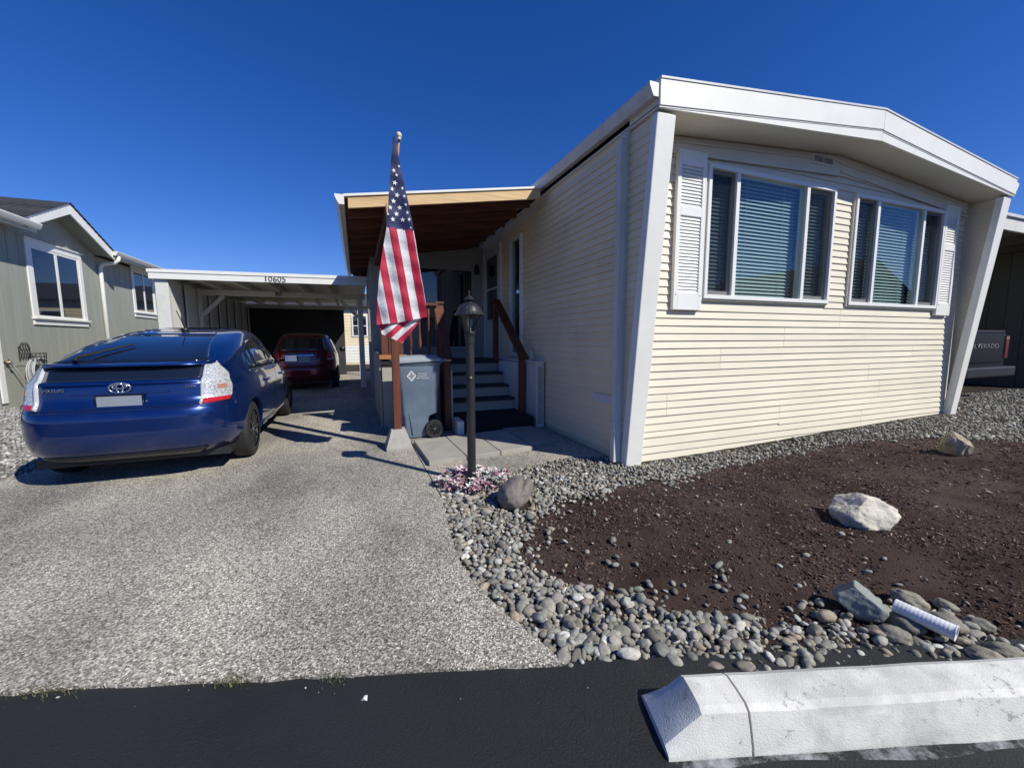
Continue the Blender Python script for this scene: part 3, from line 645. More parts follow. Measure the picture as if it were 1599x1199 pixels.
MB().prism([(xg, zz), (xg-0.06, zz), (xg-0.085, zz+0.045), (xg-0.105, zz+0.09), (xg-0.105, zz+0.115), (xg, zz+0.115)], 'y', PY0-0.034, PY0-0.0305).build('gutter_end_cap', M_['white'], g)
MB().box(0.385, 0.475, 5.035, 8.58, 2.80, 2.93).build('beam', M_['redwood_y'], porch, bevel=0.004)
MB().box(0.3835, 0.4765, 5.032, 5.0345, 2.80, 2.93).build('beam_end_face', M_['pine'], porch)
MB().box(0.378, 0.482, 5.04, 5.16, 2.70, 2.80).build('post_bracket', M_['black'], porch, bevel=0.003)
MB().box(0.385, 0.475, 5.055, 5.145, 0.245, 2.705).build('post', M_['redwood'], porch, bevel=0.005)
pr_ = [[(x, y, z) for x, y in ((0.43-w, 5.10-w), (0.43+w, 5.10-w), (0.43+w, 5.10+w), (0.43-w, 5.10+w))] for w, z in ((0.155, -0.005), (0.155, 0.03), (0.092, 0.225), (0.085, 0.245))]
MB().loft(pr_).build('pier_block', M_['concrete'], porch, bevel=0.006)
# enclosed back room
bw = MB()
bw.box(0.30, 1.18, 8.58, 8.68, 0.0, 3.0); bw.box(2.40, 2.62, 8.58, 8.68, 0.0, 3.3); bw.box(1.18, 2.40, 8.58, 8.68, 0.0, 1.18)
bw.prism([(0.30, 2.85), (2.62, 2.85), (2.62, pz(2.53)-0.19), (0.30, pz(0.30)-0.19)], 'y', 8.585, 8.675)
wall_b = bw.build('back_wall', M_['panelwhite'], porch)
wt = MB()
for (a, b_, c, d) in ((1.14, 2.44, 1.12, 1.19), (1.14, 2.44, 2.80, 2.87), (1.14, 1.22, 1.19, 2.80), (2.36, 2.44, 1.19, 2.80)): wt.box(a, b_, 8.55, 8.60, c, d)
wt.build('window_frame', M_['panelwhite'], porch, bevel=0.004)
MB().box(1.22, 2.36, 8.60, 8.606, 1.19, 2.80).build('window_pane', M_['autoglass'], porch)
lw = MB().box(0.30, 0.36, 8.68, 11.6, 0.0, 2.9).build('left_wall', M_['panelwhite'], porch)
for k in range(6): MB().box(0.285, 0.30, 8.70+k*0.5, 8.745+k*0.5, 0.0, 2.9).build('batten', M_['panelwhite'], lw)
MB().box(0.288, 0.303, 9.25, 10.6, 1.3, 2.5).build('left_window', M_['autoglass'], lw)
# deck, skirt, railings
for k in range(11):
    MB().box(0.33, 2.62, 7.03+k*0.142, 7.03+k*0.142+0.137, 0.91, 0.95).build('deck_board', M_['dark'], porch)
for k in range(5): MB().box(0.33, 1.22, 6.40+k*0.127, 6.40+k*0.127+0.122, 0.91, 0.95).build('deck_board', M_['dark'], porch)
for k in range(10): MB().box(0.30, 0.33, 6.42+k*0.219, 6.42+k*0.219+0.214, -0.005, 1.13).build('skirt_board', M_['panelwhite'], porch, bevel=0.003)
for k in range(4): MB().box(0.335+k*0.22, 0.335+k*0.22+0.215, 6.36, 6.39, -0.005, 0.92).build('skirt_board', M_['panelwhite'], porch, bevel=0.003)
MB().box(0.30, 0.70, 6.30, 6.40, 1.05, 1.115).build('bottom_rail', M_['cedar'], porch, bevel=0.004)
for k, x in enumerate((0.335, 0.445, 0.555)): MB().box(x, x+0.10, 6.335, 6.365, 1.116, 1.86).build('rail_board', M_['redwood'], porch, bevel=0.003)
MB().box(0.30, 1.19, 6.30, 6.42, 1.86, 1.90).build('top_rail', M_['redwood_y'], porch, bevel=0.004)
bal = MB().lathe([(0.02,0.95),(0.02,1.15),(0.012,1.17),(0.024,1.22),(0.03,1.30),(0.018,1.42),(0.014,1.5),(0.018,1.62),(0.02,1.7),(0.02,1.86)], 10).mesh('baluster', M_['redwood'], smooth=True)
for x in (0.77, 0.91, 1.05):
    o = put('baluster', bal, porch); o.location = (x, 6.36, 0)
# newels + sloping hand rails (flat boards)
MB().box(1.19, 1.285, 6.42, 6.515, 0.0, 1.90).build('newel_post', M_['redwood'], porch, bevel=0.005)
MB().box(1.17, 1.305, 6.40, 6.535, 1.90, 1.935).build('newel_cap', M_['redwood_y'], porch, bevel=0.005)
MB().box(1.165, 1.255, 5.79, 5.88, 0.0, 1.10).build('newel_post', M_['redwood'], porch, bevel=0.005)
MB().box(2.385, 2.475, 5.86, 5.95, 0.0, 1.08).build('newel_post', M_['redwood'], porch, bevel=0.005)
MB().box(2.33, 2.42, 6.98, 7.07, 0.95, 2.02).build('newel_post', M_['redwood'], porch, bevel=0.005)
MB().beam((1.21, 5.74, 1.05), (1.225, 6.46, 1.885), 0.145, 0.04).build('hand_rail', M_['redwood_y'], porch, bevel=0.004)
MB().beam((2.44, 5.82, 1.04), (2.39, 7.06, 2.06), 0.15, 0.04).build('hand_rail', M_['redwood_y'], porch, bevel=0.004)
MB().box(1.165, 1.255, 5.735, 5.742, 1.03, 1.075).build('rail_end_face', M_['pine'], porch)
# sunlit section of the left hand rail, sunlight put in as pale pine
bd = MB().prism([(1.165, 1.50), (1.275, 1.80), (1.155, 1.80)], 'y', 6.36, 6.385).build('sunlit_rail_patch', M_['pine'], porch)
for (x, z) in ((1.225, 1.755), (1.225, 1.70), (1.205, 1.63)): MB().lathe([(0.001, 0), (0.007, 0.0), (0.007, 0.003), (0.001, 0.004)], 8, (x, 6.36, z), Matrix.Rotation(RAD(90), 3, 'X')).build('bolt_head', M_['dark'], bd)
# steps: white risers with dark treads
for (yf_, z) in ((7.03, 0.95), (6.75, 0.76), (6.47, 0.57), (6.19, 0.38)):
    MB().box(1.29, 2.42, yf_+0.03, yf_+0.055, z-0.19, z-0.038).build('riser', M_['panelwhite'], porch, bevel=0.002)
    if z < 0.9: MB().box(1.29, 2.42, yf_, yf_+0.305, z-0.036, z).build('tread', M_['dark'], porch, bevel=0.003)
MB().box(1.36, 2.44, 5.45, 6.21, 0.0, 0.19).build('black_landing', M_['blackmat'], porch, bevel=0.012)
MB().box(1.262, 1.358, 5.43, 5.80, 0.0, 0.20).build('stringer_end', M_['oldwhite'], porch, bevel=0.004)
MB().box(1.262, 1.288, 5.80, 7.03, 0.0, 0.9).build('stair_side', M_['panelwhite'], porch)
sw = MB().box(2.50, 2.63, 5.50, 7.06, 0.0, 0.985).build('stair_wall', M_['oldwhite'], porch, bevel=0.004)
MB().box(2.43, 2.499, 6.0, 7.06, 0.0, 0.96).build('stair_wall_inner', M_['oldwhite'], porch)
MB().box(2.47, 2.636, 5.47, 7.07, 0.987, 1.012).build('wall_cap', M_['oldwhite'], sw, bevel=0.004)
for (c, d) in ((0.80, 0.93), (0.56, 0.79), (0.32, 0.55), (0.06, 0.31)): MB().box(2.525, 2.607, 5.488, 5.4985, c, d).build('trim_panel', M_['panelwhite'], sw, bevel=0.003)
MB().box(2.56, 2.635, 5.9, 5.93, 1.013, 1.16).build('rail_plate', M_['oldwhite'], porch)
lbl = MB().lathe([(0.02,0),(0.05,0.01),(0.06,0.04),(0.045,0.16),(0.03,0.2),(0.02,0.22)], 12, (2.46, 8.50, 2.72)).build('porch_light', M_['black'], porch, smooth=True)

# walkway pavers
for i, (xa, ya, xb, yb) in enumerate(((0.665,4.205,1.085,4.255), (1.095,4.256,1.505,4.305), (1.515,4.306,1.955,4.375), (1.97,4.53,2.43,4.60))):
    o = MB().prism([(xa, ya), (xb, yb), (xb-0.03, yb+1.0), (xa-0.03, ya+1.0)], 'z', -0.004, 0.05).build('stone_paver', M_['paver'], None, bevel=0.006)
    tag(o, ['large grey concrete paver at the bin end of the walkway', 'large grey concrete paver second from the trash bin', 'large grey concrete paver in front of the black landing', 'large grey concrete paver in shade against the house side'][i], 'paver', 'pavers before the porch steps')

# ================================================================== CARPORT
cp = thing('carport', 'white flat roofed carport numbered 10605 between the two homes', 'carport', (-1.6, 12, 0))
CX0, CX1, CY0, CY1 = -3.84, 0.28, 10.3, 17.3
MB().prism([(CX0, 2.577), (CX1, 2.612), (CX1, 2.745), (CX0, 2.70)], 'y', CY0-0.03, CY0+0.01).build('fascia', M_['white'], cp, bevel=0.003)
MB().prism([(CX0-0.02, 2.703), (CX1+0.02, 2.748), (CX1+0.02, 2.822), (CX0-0.02, 2.768)], 'y', CY0-0.045, CY0+0.02).build('roof_edge', M_['white'], cp, bevel=0.003)
MB().prism([(CX0, 2.722), (CX1, 2.762), (CX1, 2.79), (CX0, 2.75)], 'y', CY0+0.021, CY1).build('roof', M_['oldwhite'], cp)
for k in range(7):
    x = CX0+0.12+k*0.62
    MB().box(x, x+0.045, CY0+0.012, CY1, 2.595, 2.718+0.006*k).build('rafter', M_['oldwhite'], cp)
for yb in (12.1, 16.4): MB().box(CX0+0.06, CX1-0.02, yb, yb+0.09, 2.455, 2.592).build('beam', M_['oldwhite'], cp, bevel=0.004)
for (x0, x1, y, zt) in ((-3.77, -3.55, 10.33, 2.575), (-3.74, -3.52, 12.1, 2.453), (0.055, 0.195, 12.1, 2.453), (-3.70, -3.54, 16.4, 2.453), (0.055, 0.195, 16.4, 2.453)):
    MB().box(x0, x1, y+0.001, y+0.12, 0.0, zt).build('post', M_['oldwhite'], cp, bevel=0.005)
MB().beam((-3.52, 12.14, 1.97), (-3.06, 12.14, 2.445), 0.045, 0.09).build('knee_brace', M_['oldwhite'], cp)
MB().beam((0.06, 12.14, 1.97), (-0.40, 12.14, 2.445), 0.045, 0.09).build('knee_brace', M_['oldwhite'], cp)
for k in range(17):                                     # board-on-board left side
    y = 10.46+k*0.40; pr = 0.0 if k % 2 else 0.06
    MB().box(-3.645+pr, -3.615+pr, y, y+0.397, 0.0, 2.594).build('side_board', M_['white'], cp, bevel=0.003)
MB().box(-3.70, -3.65, 10.46, 17.2, 0.0, 2.594).build('side_wall', M_['oldwhite'], cp)
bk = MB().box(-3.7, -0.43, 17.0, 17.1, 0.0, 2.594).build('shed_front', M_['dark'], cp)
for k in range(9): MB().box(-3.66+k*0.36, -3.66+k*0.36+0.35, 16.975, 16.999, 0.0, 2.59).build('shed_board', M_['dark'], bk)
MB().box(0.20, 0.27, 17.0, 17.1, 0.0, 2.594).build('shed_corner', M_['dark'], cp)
o = put('house_number', text_mesh('10605', 0.175, M_['ink'], 'house_number', 0.004), cp)
o.matrix_parent_inverse = Matrix.Identity(4)
o.matrix_local = Matrix.Translation(Vector((-1.62, CY0-0.035, 2.665))-cp.location) @ FACE_NEG_Y
pl = MB().box(-1.96, -1.74, 12.085, 12.0995, 2.465, 2.582).build('number_plate', M_['oldwhite'], cp)
o = put('lot_number', text_mesh('88', 0.15, M_['ink'], 'lot_number', 0.004), cp)
o.matrix_parent_inverse = Matrix.Identity(4)
o.matrix_local = Matrix.Translation(Vector((-1.85, 12.08, 2.522))-cp.location) @ FACE_NEG_Y

# ================================================================== LEFT NEIGHBOUR
nb = thing('neighbour_home', 'sage grey board sided house with white trimmed window and small gable at left', 'house', (-8.5, 13, 0))
NX = -6.55
nwall = MB().box(NX-0.12, NX-0.02, 10.86, 21, -0.05, 3.62).build('side_wall', M_['grey_siding'], nb)
MB().box(-11.5, NX-0.125, 10.9, 20.9, -0.05, 3.6).build('house_core', M_['grey_siding'], nb)
NW = [(12.10, 13.74, 1.86, 3.40), (16.45, 17.75, 2.26, 3.56)]
k = 0; y = 10.90
while y < 20.9:
    w = 0.298
    MB().box(NX-0.019, NX, y+0.010, y+w, 0.83, 3.62).build('siding_board', M_['grey_siding'], nwall)
    MB().box(NX-0.019, NX+0.004, y+0.003, y+w, -0.03, 0.815).build('skirt_board', M_['grey_siding'], nwall)
    y += 0.30
MB().prism([(11.30, 3.60), (14.60, 3.60), (12.80, 4.40)], 'x', NX-0.1, NX-0.001).build('gable_wall', M_['grey_siding'], nb)
MB().box(NX+0.001, NX+0.03, 10.86, 10.98, 0.12, 3.6).build('corner_trim', M_['white'], nb)
def nb_window(y0, y1, z0, z1, big):
    x = NX; t = 0.13 if big else 0.10
    f = MB()
    for (a, b_, c, d) in ((y0-t, y1+t, z1, z1+t), (y0-t, y0, z0, z1), (y1, y1+t, z0, z1)): f.box(x, x+0.028, a, b_, c, d)
    w = f.build('window', M_['white'], nb, bevel=0.004)
    MB().box(x, x+0.06, y0-t-0.04, y1+t+0.04, z1+t+0.001, z1+t+0.03).build('head_cap', M_['white'], w, bevel=0.004)
    MB().box(x, x+0.075, y0-t-0.03, y1+t+0.03, z0-0.04, z0-0.001).build('sill', M_['white'], w, bevel=0.004)
    MB().box(x, x+0.03, y0-t, y1+t, z0-0.16, z0-0.042).build('apron', M_['white'], w, bevel=0.004)
    ym = (y0+y1)/2
    fr = MB()
    for (a, b_, c, d) in ((y0, y1, z0, z0+0.05), (y0, y1, z1-0.05, z1), (y0, y0+0.05, z0+0.05, z1-0.05), (y1-0.05, y1, z0+0.05, z1-0.05), (ym-0.04, ym+0.04, z0+0.05, z1-0.05)): fr.box(x+0.001, x+0.02, a, b_, c, d)
    fr.build('sash', M_['vinyl'], w, bevel=0.003)
    for (a, b_) in ((y0+0.05, ym-0.04), (ym+0.04, y1-0.05)): MB().box(x+0.004, x+0.008, a, b_, z0+0.05, z1-0.05).build('pane', M_['autoglass'], w)
for i, q_ in enumerate(NW): nb_window(*q_, i == 0)
# eaves and the small gable
GX0 = -6.12
def nb_eave(y0, y1, ze):
    MB().prism([(NX-0.02, ze-0.02), (GX0, ze-0.10), (GX0, ze-0.085), (NX-0.02, ze-0.005)], 'y', y0, y1).build('soffit', M_['soffit'], nb)
    MB().box(GX0-0.02, GX0, y0, y1, ze-0.12, ze+0.03).build('eave_fascia', M_['white'], nb)
    MB().prism([(GX0+0.001, ze-0.06), (GX0+0.06, ze-0.06), (GX0+0.085, ze-0.015), (GX0+0.105, ze+0.03), (GX0+0.105, ze+0.055), (GX0+0.001, ze+0.055)], 'y', y0, y1).build('gutter', M_['oldwhite'], nb, bevel=0.003)
nb_eave(7.0, 11.62, 3.70); nb_eave(14.45, 21.2, 3.72)
GP = (12.80, 4.52)                                      # gable peak at the barge board
for (ya, za) in ((11.30, 3.80), (14.52, 3.74)):
    MB().prism([(ya, za-0.20), (GP[0], GP[1]-0.24), (GP[0], GP[1]), (ya, za)], 'x', GX0-0.035, GX0).build('barge_board', M_['white'], nb, bevel=0.004)
    MB().prism([(ya, za-0.10), (GP[0], GP[1]-0.14), (GP[0], GP[1]-0.12), (ya, za-0.08)], 'x', NX-0.02, GX0-0.036).build('gable_soffit', M_['grey_siding'], nb)
    n = 12
    for k in range(n):                                  # shingle courses running back from the barge
        t0, t1 = k/n, (k+1)/n
        a = (ya+(GP[0]-ya)*t0, za+(GP[1]-za)*t0); b_ = (ya+(GP[0]-ya)*t1, za+(GP[1]-za)*t1)
        MB().prism([(a[0], a[1]+0.022), (b_[0], b_[1]+0.006), (b_[0], b_[1]+0.02), (a[0], a[1]+0.036)], 'x', -9.2, GX0+0.03).build('shingle_course', M_['shingle'], nb)
for k in range(22):                                     # main roof shingles rising from the eave
    xa = GX0+0.06-k*0.135; xb = xa-0.145; za = 3.755+k*0.135*0.30; zb = za+0.145*0.30
    for (ya, yb_) in (((6.9, 11.45), (14.45, 21.3)) if k < 5 else ((6.9, 21.3),)):
        MB().prism([(xa, za+0.012), (xb, zb), (xb, zb+0.012), (xa, za+0.024)], 'y', ya, yb_).build('shingle_course', M_['shingle'], nb)
MB().prism([(NX-0.15, 3.82), (-9.2, 4.62), (-9.2, 4.4), (NX-0.15, 3.66)], 'y', 10.9, 21.2).build('roof_deck', M_['dark'], nb)
MB().tube([(GX0+0.04, 14.62, 3.66), (GX0+0.03, 14.62, 3.56), (GX0-0.06, 14.62, 3.48), (NX+0.12, 14.62, 3.43), (NX+0.05, 14.62, 3.36), (NX+0.05, 14.62, 3.2), (NX+0.05, 14.62, 0.12)], 0.048, 10).build('downspout', M_['white'], nb, smooth=True)

# ================================================================== RIGHT NEIGHBOUR CARPORT
rc = thing('neighbour_carport', 'shaded carport with pale fascia beyond the right corner post', 'carport', (13, 7, 0.06))
MB().box(10.5, 20, 4.1, 4.16, 3.42, 3.66).build('fascia', M_['oldwhite'], rc, bevel=0.004)
MB().box(10.45, 20, 4.06, 12, 3.665, 3.72).build('roof', M_['roofmetal'], rc)
for k in range(8): MB().box(10.7+k*1.2, 10.76+k*1.2, 4.17, 12, 3.48, 3.66).build('rafter', M_['olive_wall'], rc)
MB().box(10.5, 20, 6.4, 6.5, 3.10, 3.30).build('beam', M_['oldwhite'], rc)
MB().box(10.55, 10.67, 6.39, 6.51, 0.05, 3.099).build('post', M_['oldwhite'], rc)
MB().box(18.5, 18.62, 4.3, 4.42, 0.05, 3.479).build('post', M_['oldwhite'], rc)
wl = MB().box(10.5, 20, 11.9, 12.0, 0.0, 3.66).build('back_wall', M_['olive_wall'], rc)
for k in range(30): MB().box(10.5+k*0.31, 10.8+k*0.31, 11.875, 11.899, 0.0, 3.6).build('wall_board', M_['olive_wall'], wl)
ew = MB().box(15.6, 15.7, 4.3, 11.87, 0.0, 3.47).build('end_wall', M_['olive_wall'], rc)
for k in range(24): MB().box(15.575, 15.599, 4.3+k*0.31, 4.6+k*0.31, 0.0, 3.45).build('wall_board', M_['olive_wall'], ew)

# ================================================================== HOUSES FURTHER OFF
def simple_house(name, label, x0, x1, y0, y1, eave, ridge, wall_m, roof_m, face, wins, axis='x', skirt=True, group=None):
    h = thing(name, label, 'house', ((x0+x1)/2, (y0+y1)/2, 0), group=group)
    w = MB().box(x0, x1, y0, y1, -0.1, eave).build('wall', wall_m, h)
    if axis == 'x':
        MB().prism([(y0-0.35, eave-0.05), ((y0+y1)/2, ridge), (y1+0.35, eave-0.05), (y1+0.35, eave+0.05), ((y0+y1)/2, ridge+0.12), (y0-0.35, eave+0.05)], 'x', x0-0.3, x1+0.3).build('roof', roof_m, h)
        MB().prism([(y0, eave+0.001), (y1, eave+0.001), ((y0+y1)/2, ridge-0.02)], 'x', x0, x1).build('gable', wall_m, h)
    else:
        MB().prism([(x0-0.35, eave-0.05), ((x0+x1)/2, ridge), (x1+0.35, eave-0.05), (x1+0.35, eave+0.05), ((x0+x1)/2, ridge+0.12), (x0-0.35, eave+0.05)], 'y', y0-0.3, y1+0.3).build('roof', roof_m, h)
        MB().prism([(x0, eave+0.001), (x1, eave+0.001), ((x0+x1)/2, ridge-0.02)], 'y', y0, y1).build('gable', wall_m, h)
    yy, s = (y0, -1) if face == '-y' else (y1, 1)
    n = int(eave/0.17)
    for k in range(n):
        z = 0.02+k*0.17; a, b_ = sorted((yy+s*0.001, yy+s*0.02))
        MB().prism([(a, z), (b_, z), (a+0.006 if s < 0 else b_-0.006, z+0.165), (a, z+0.165)] if s > 0 else [(b_, z), (a, z), (b_-0.006, z+0.165), (b_, z+0.165)], 'x', x0, x1).build('siding_plank', M_['white'] if (skirt and z < 1.0) else wall_m, w)
    for (wx0, wx1, wz0, wz1) in wins:
        a, b_ = sorted((yy+s*0.021, yy+s*0.06))
        f = MB().box(wx0-0.09, wx1+0.09, a, b_, wz0-0.09, wz1+0.09).build('window', M_['white'], h)
        a, b_ = sorted((yy+s*0.061, yy+s*0.07)); zm = (wz0+wz1)/2
        MB().box(wx0, wx1, a, b_, wz0, zm-0.03).build('pane', M_['autoglass'], f); MB().box(wx0, wx1, a, b_, zm+0.03, wz1).build('pane', M_['autoglass'], f)
    return h
simple_house('distant_home', 'sunlit beige sided home with white skirt seen through the carport gap', -6, 6.5, 25.5, 33, 3.3, 4.3, M_['beige'], M_['shingle'], '-y', [(-0.16, 0.55, 1.62, 2.72), (-4, -2.8, 1.4, 2.6), (3, 4.2, 1.4, 2.6)])
simple_house('opposite_home', 'dark roofed home across the road mirrored in the right front window', 22, 31, -16, -7, 3.4, 5.6, mat('olive_siding', (0.14,0.16,0.12), 0.7, 0.1, 3), M_['shingle'], '+y', [(24, 25.5, 1.2, 2.6), (28, 29.5, 1.2, 2.6)], axis='y', skirt=False)
simple_house('opposite_home', 'pale home across the road mirrored in the left front window', 4, 15, -24, -15, 3.0, 4.4, M_['cream'], M_['shingle'], '+y', [(6, 7.4, 1.2, 2.4), (11, 12.4, 1.2, 2.4)], axis='x')

# ================================================================== VEHICLES
def interp(tab):
    """monotone cubic through the table, sampled densely once"""
    zs = np.array([t[0] for t in tab], float); vs_ = np.array([t[1] for t in tab], float); d = np.diff(vs_)/np.diff(zs)
    m = np.zeros(len(zs)); m[0] = d[0]; m[-1] = d[-1]
    for k in range(1, len(zs)-1): m[k] = 0.0 if d[k-1]*d[k] <= 0 else 2*d[k-1]*d[k]/(d[k-1]+d[k])
    Z = np.linspace(zs[0], zs[-1], 3000); i = np.clip(np.searchsorted(zs, Z)-1, 0, len(zs)-2); h = zs[i+1]-zs[i]; t = (Z-zs[i])/h
    V = (2*t**3-3*t**2+1)*vs_[i]+(t**3-2*t**2+t)*h*m[i]+(-2*t**3+3*t**2)*vs_[i+1]+(t**3-t**2)*h*m[i+1]
    return lambda z: float(np.interp(z, Z, V))
class Shell:
    """car body: stacked plan-view contours; x right, y forward from the rear axle, z up"""
    def __init__(s, rear, frontt, width, yc, n_rear, n_front):
        s.yr, s.yf, s.w = interp(rear), interp(frontt), interp(width); s.yc = yc; s.nr, s.nf = n_rear, n_front; s.memo = {}
    def pt(s, a, z):
        c, q = math.cos(a), math.sin(a); n = s.nr if q < 0 else s.nf
        L = (s.yc-s.yr(z)) if q < 0 else (s.yf(z)-s.yc)
        x = s.w(z)*math.copysign(abs(c)**(2/n), c); y = s.yc+L*math.copysign(abs(q)**(2/n), q)
        return Vector((x, y, z))
    def arc(s, z):
        z = round(z, 5)
        if z in s.memo: return s.memo[z]
        A = np.linspace(-math.pi/2, math.pi/2, 400); c, q = np.abs(np.cos(A)), np.sin(A)
        n = np.where(q < 0, s.nr, s.nf); L = np.where(q < 0, s.yc-s.yr(z), s.yf(z)-s.yc)
        X = s.w(z)*c**(2/n); Y = s.yc+L*np.sign(q)*np.abs(q)**(2/n)
        d = np.concatenate([[0], np.cumsum(np.hypot(np.diff(X), np.diff(Y)))]); s.memo[z] = (A, d, Y); return s.memo[z]
    def body(s, zs, n=88):
        # even spacing round the contour
        rings = []
        for z in zs:
            A, d, _ = s.arc(z); t = np.linspace(0, d[-1], n//2+1); a = np.interp(t, d, A)
            right = [s.pt(x, z) for x in a]; left = [Vector((-p.x, p.y, p.z)) for p in right[1:-1]][::-1]
            rings.append(right+left)
        mb = MB(); mb.loft(rings); return mb
    def patch(s, left_edge, right_edge, nu=14, nv=10, off=0.004, side=1, depth=0.02):
        """(d,z) polylines: d = distance round the contour from the rear centre line"""
        def samp(poly, t):
            poly = np.array(poly, float); seg = np.concatenate([[0], np.cumsum(np.linalg.norm(np.diff(poly, axis=0), axis=1))]); seg /= seg[-1]
            return np.array([np.interp(t, seg, poly[:,0]), np.interp(t, seg, poly[:,1])])
        cache = {}
        def P(d, z):
            k = round(z, 4)
            if k not in cache: cache[k] = s.arc(z)
            A, D, _ = cache[k]; sg = 1 if d >= 0 else -1
            p = s.pt(float(np.interp(abs(d), D, A)), z); return Vector((p.x*sg*side, p.y, p.z))
        g = []
        for j in range(nv+1):
            L, R = samp(left_edge, j/nv), samp(right_edge, j/nv)
            g.append([tuple(L+(R-L)*i/nu) for i in range(nu+1)])
        vo, vi = [], []
        e = 0.004
        for row in g:
            for (d, z) in row:
                p = P(d, z); a = P(d+e, z)-P(d-e, z); c = P(d, z+e)-P(d, z-e); nn = a.cross(c).normalized()
                ctr = Vector((0, s.yc, z*0.6+0.25))
                if nn.dot(p-ctr) < 0: nn = -nn
                vo.append(p+nn*off); vi.append(p-nn*depth)
        W = nu+1; fs = []
        for j in range(nv):
            for i in range(nu): fs.append((j*W+i, j*W+i+1, (j+1)*W+i+1, (j+1)*W+i))
        N = len(vo)
        rim = [(0, i) for i in range(W)]+[(j, W-1) for j in range(1, nv+1)]+[(nv, i) for i in range(W-2, -1, -1)]+[(j, 0) for j in range(nv-1, 0, -1)]
        ri = [j*W+i for j, i in rim]
        for k in range(len(ri)): a, b_ = ri[k], ri[(k+1) % len(ri)]; fs.append((a, b_, b_+N, a+N))
        return MB().add(vo+vi, fs)
def cut_arches(o, centres, r, xin, xout):
    """wheel wells: boolean difference evaluated once, result stored as the mesh"""
    tmp = []
    for (y, z) in centres:
        for sx in (1, -1):
            c = MB().lathe([(r, 0), (r, xout-xin)], 40, (0,0,0)).build('cutter', M_['black'])
            c.matrix_world = Matrix.Translation((sx*xin, y, z)) @ Matrix.Rotation(RAD(90)*sx, 4, 'Y'); tmp.append(c)
            md = o.modifiers.new('cut', 'BOOLEAN'); md.object = c; md.operation = 'DIFFERENCE'; md.solver = 'EXACT'
    mw = o.matrix_world.copy(); par = o.parent; o.parent = None; o.matrix_world = Matrix.Identity(4)
    bpy.context.view_layer.update()
    me = bpy.data.meshes.new_from_object(o.evaluated_get(bpy.context.evaluated_depsgraph_get()))
    o.modifiers.clear(); o.data = me; o.parent = par
    for c in tmp: bpy.data.objects.remove(c)
    bm = bmesh.new(); bm.from_mesh(me); bm.normal_update()
    for e in bm.edges: e.smooth = not (len(e.link_faces) == 2 and e.calc_face_angle(0) > 0.7)
    for f in bm.faces: f.smooth = True
    bm.to_mesh(me); bm.free()
def make_wheel(root, x, y, r, w, sx, rim_m, spokes=10):
    rot = Matrix.Rotation(RAD(90), 3, 'Y')
    tw = MB().lathe([(r*0.66, -w/2), (r*0.78, -w/2-0.004), (r*0.93, -w/2+0.006), (r*0.985, -w/2+0.02), (r, -w/2+0.04), (r, w/2-0.04), (r*0.985, w/2-0.02), (r*0.93, w/2-0.006), (r*0.78, w/2+0.004), (r*0.66, w/2)], 48, (x, y, r), rot, cap=False).build('wheel', M_['tyre'], root, local=True, autosmooth=0.9)
    for k in range(3):
        off = -w/2+0.055+k*(w-0.11)/2
        MB().lathe([(r*0.99, off-0.004), (r*1.0012, off-0.004), (r*1.0012, off+0.004), (r*0.99, off+0.004)], 48, (x, y, r), rot, cap=False).build('tread_groove', M_['black'], tw)
    rm = MB().lathe([(r*0.645, -w*0.42), (r*0.655, w*0.42), (r*0.62, w*0.44), (r*0.60, w*0.30), (r*0.58, -w*0.2), (r*0.2, -w*0.22), (0.02, -w*0.22)], 40, (x, y, r), rot if sx > 0 else Matrix.Rotation(RAD(-90), 3, 'Y'), cap=False).build('rim', M_['black'], tw, autosmooth=0.8)
    sp = MB()
    for k in range(spokes):
        a = 2*math.pi*k/spokes; d = Vector((0, math.cos(a), math.sin(a)))
        sp.beam(Vector((x+sx*w*0.34, y, r))+d*r*0.12, Vector((x+sx*w*0.39, y, r))+d*r*0.62, 0.026, 0.034, up=(1, 0, 0))
    sp.build('spokes', rim_m, tw)
    MB().lathe([(0.001, 0), (0.03, 0.0), (0.028, 0.014), (0.001, 0.018)], 16, (x+sx*w*0.36, y, r), Matrix.Rotation(RAD(90)*sx, 3, 'Y')).build('hub_cap', M_['steel'], tw, smooth=True)
    return tw

# ---- blue hatchback
rear_t = [(0.20,-0.60),(0.28,-0.74),(0.36,-0.81),(0.50,-0.845),(0.62,-0.845),(0.70,-0.82),(0.74,-0.785),(0.78,-0.755),(0.86,-0.745),(0.935,-0.735),(0.955,-0.70),(1.00,-0.675),(1.07,-0.635),(1.11,-0.55),(1.16,-0.42),(1.22,-0.22),(1.29,0.05),(1.36,0.40),(1.42,0.78),(1.455,1.10),(1.478,1.38),(1.487,1.5)]
front_t = [(0.20,3.45),(0.3,3.55),(0.5,3.61),(0.65,3.57),(0.75,3.45),(0.85,3.20),(0.95,2.92),(1.0,2.78),(1.1,2.56),(1.2,2.33),(1.3,2.09),(1.4,1.84),(1.455,1.68),(1.478,1.58),(1.487,1.54)]
width_t = [(0.20,0.76),(0.28,0.82),(0.38,0.855),(0.55,0.8725),(0.68,0.872),(0.80,0.86),(0.90,0.842),(0.97,0.82),(1.05,0.78),(1.15,0.735),(1.25,0.69),(1.35,0.63),(1.41,0.585),(1.44,0.545),(1.46,0.49),(1.475,0.40),(1.484,0.27),(1.487,0.12)]
sh = Shell(rear_t, front_t, width_t, 1.35, 5.2, 3.2)
CAR_POS = (-2.03, 5.43, 0.0); CAR_YAW = RAD(0.2)
car = thing('parked_car', 'navy blue hatchback with clear tail lamps parked on the driveway', 'car', CAR_POS, CAR_YAW)
car.scale = (1.035, 1.02, 1.02)
CB = M_['carblue']
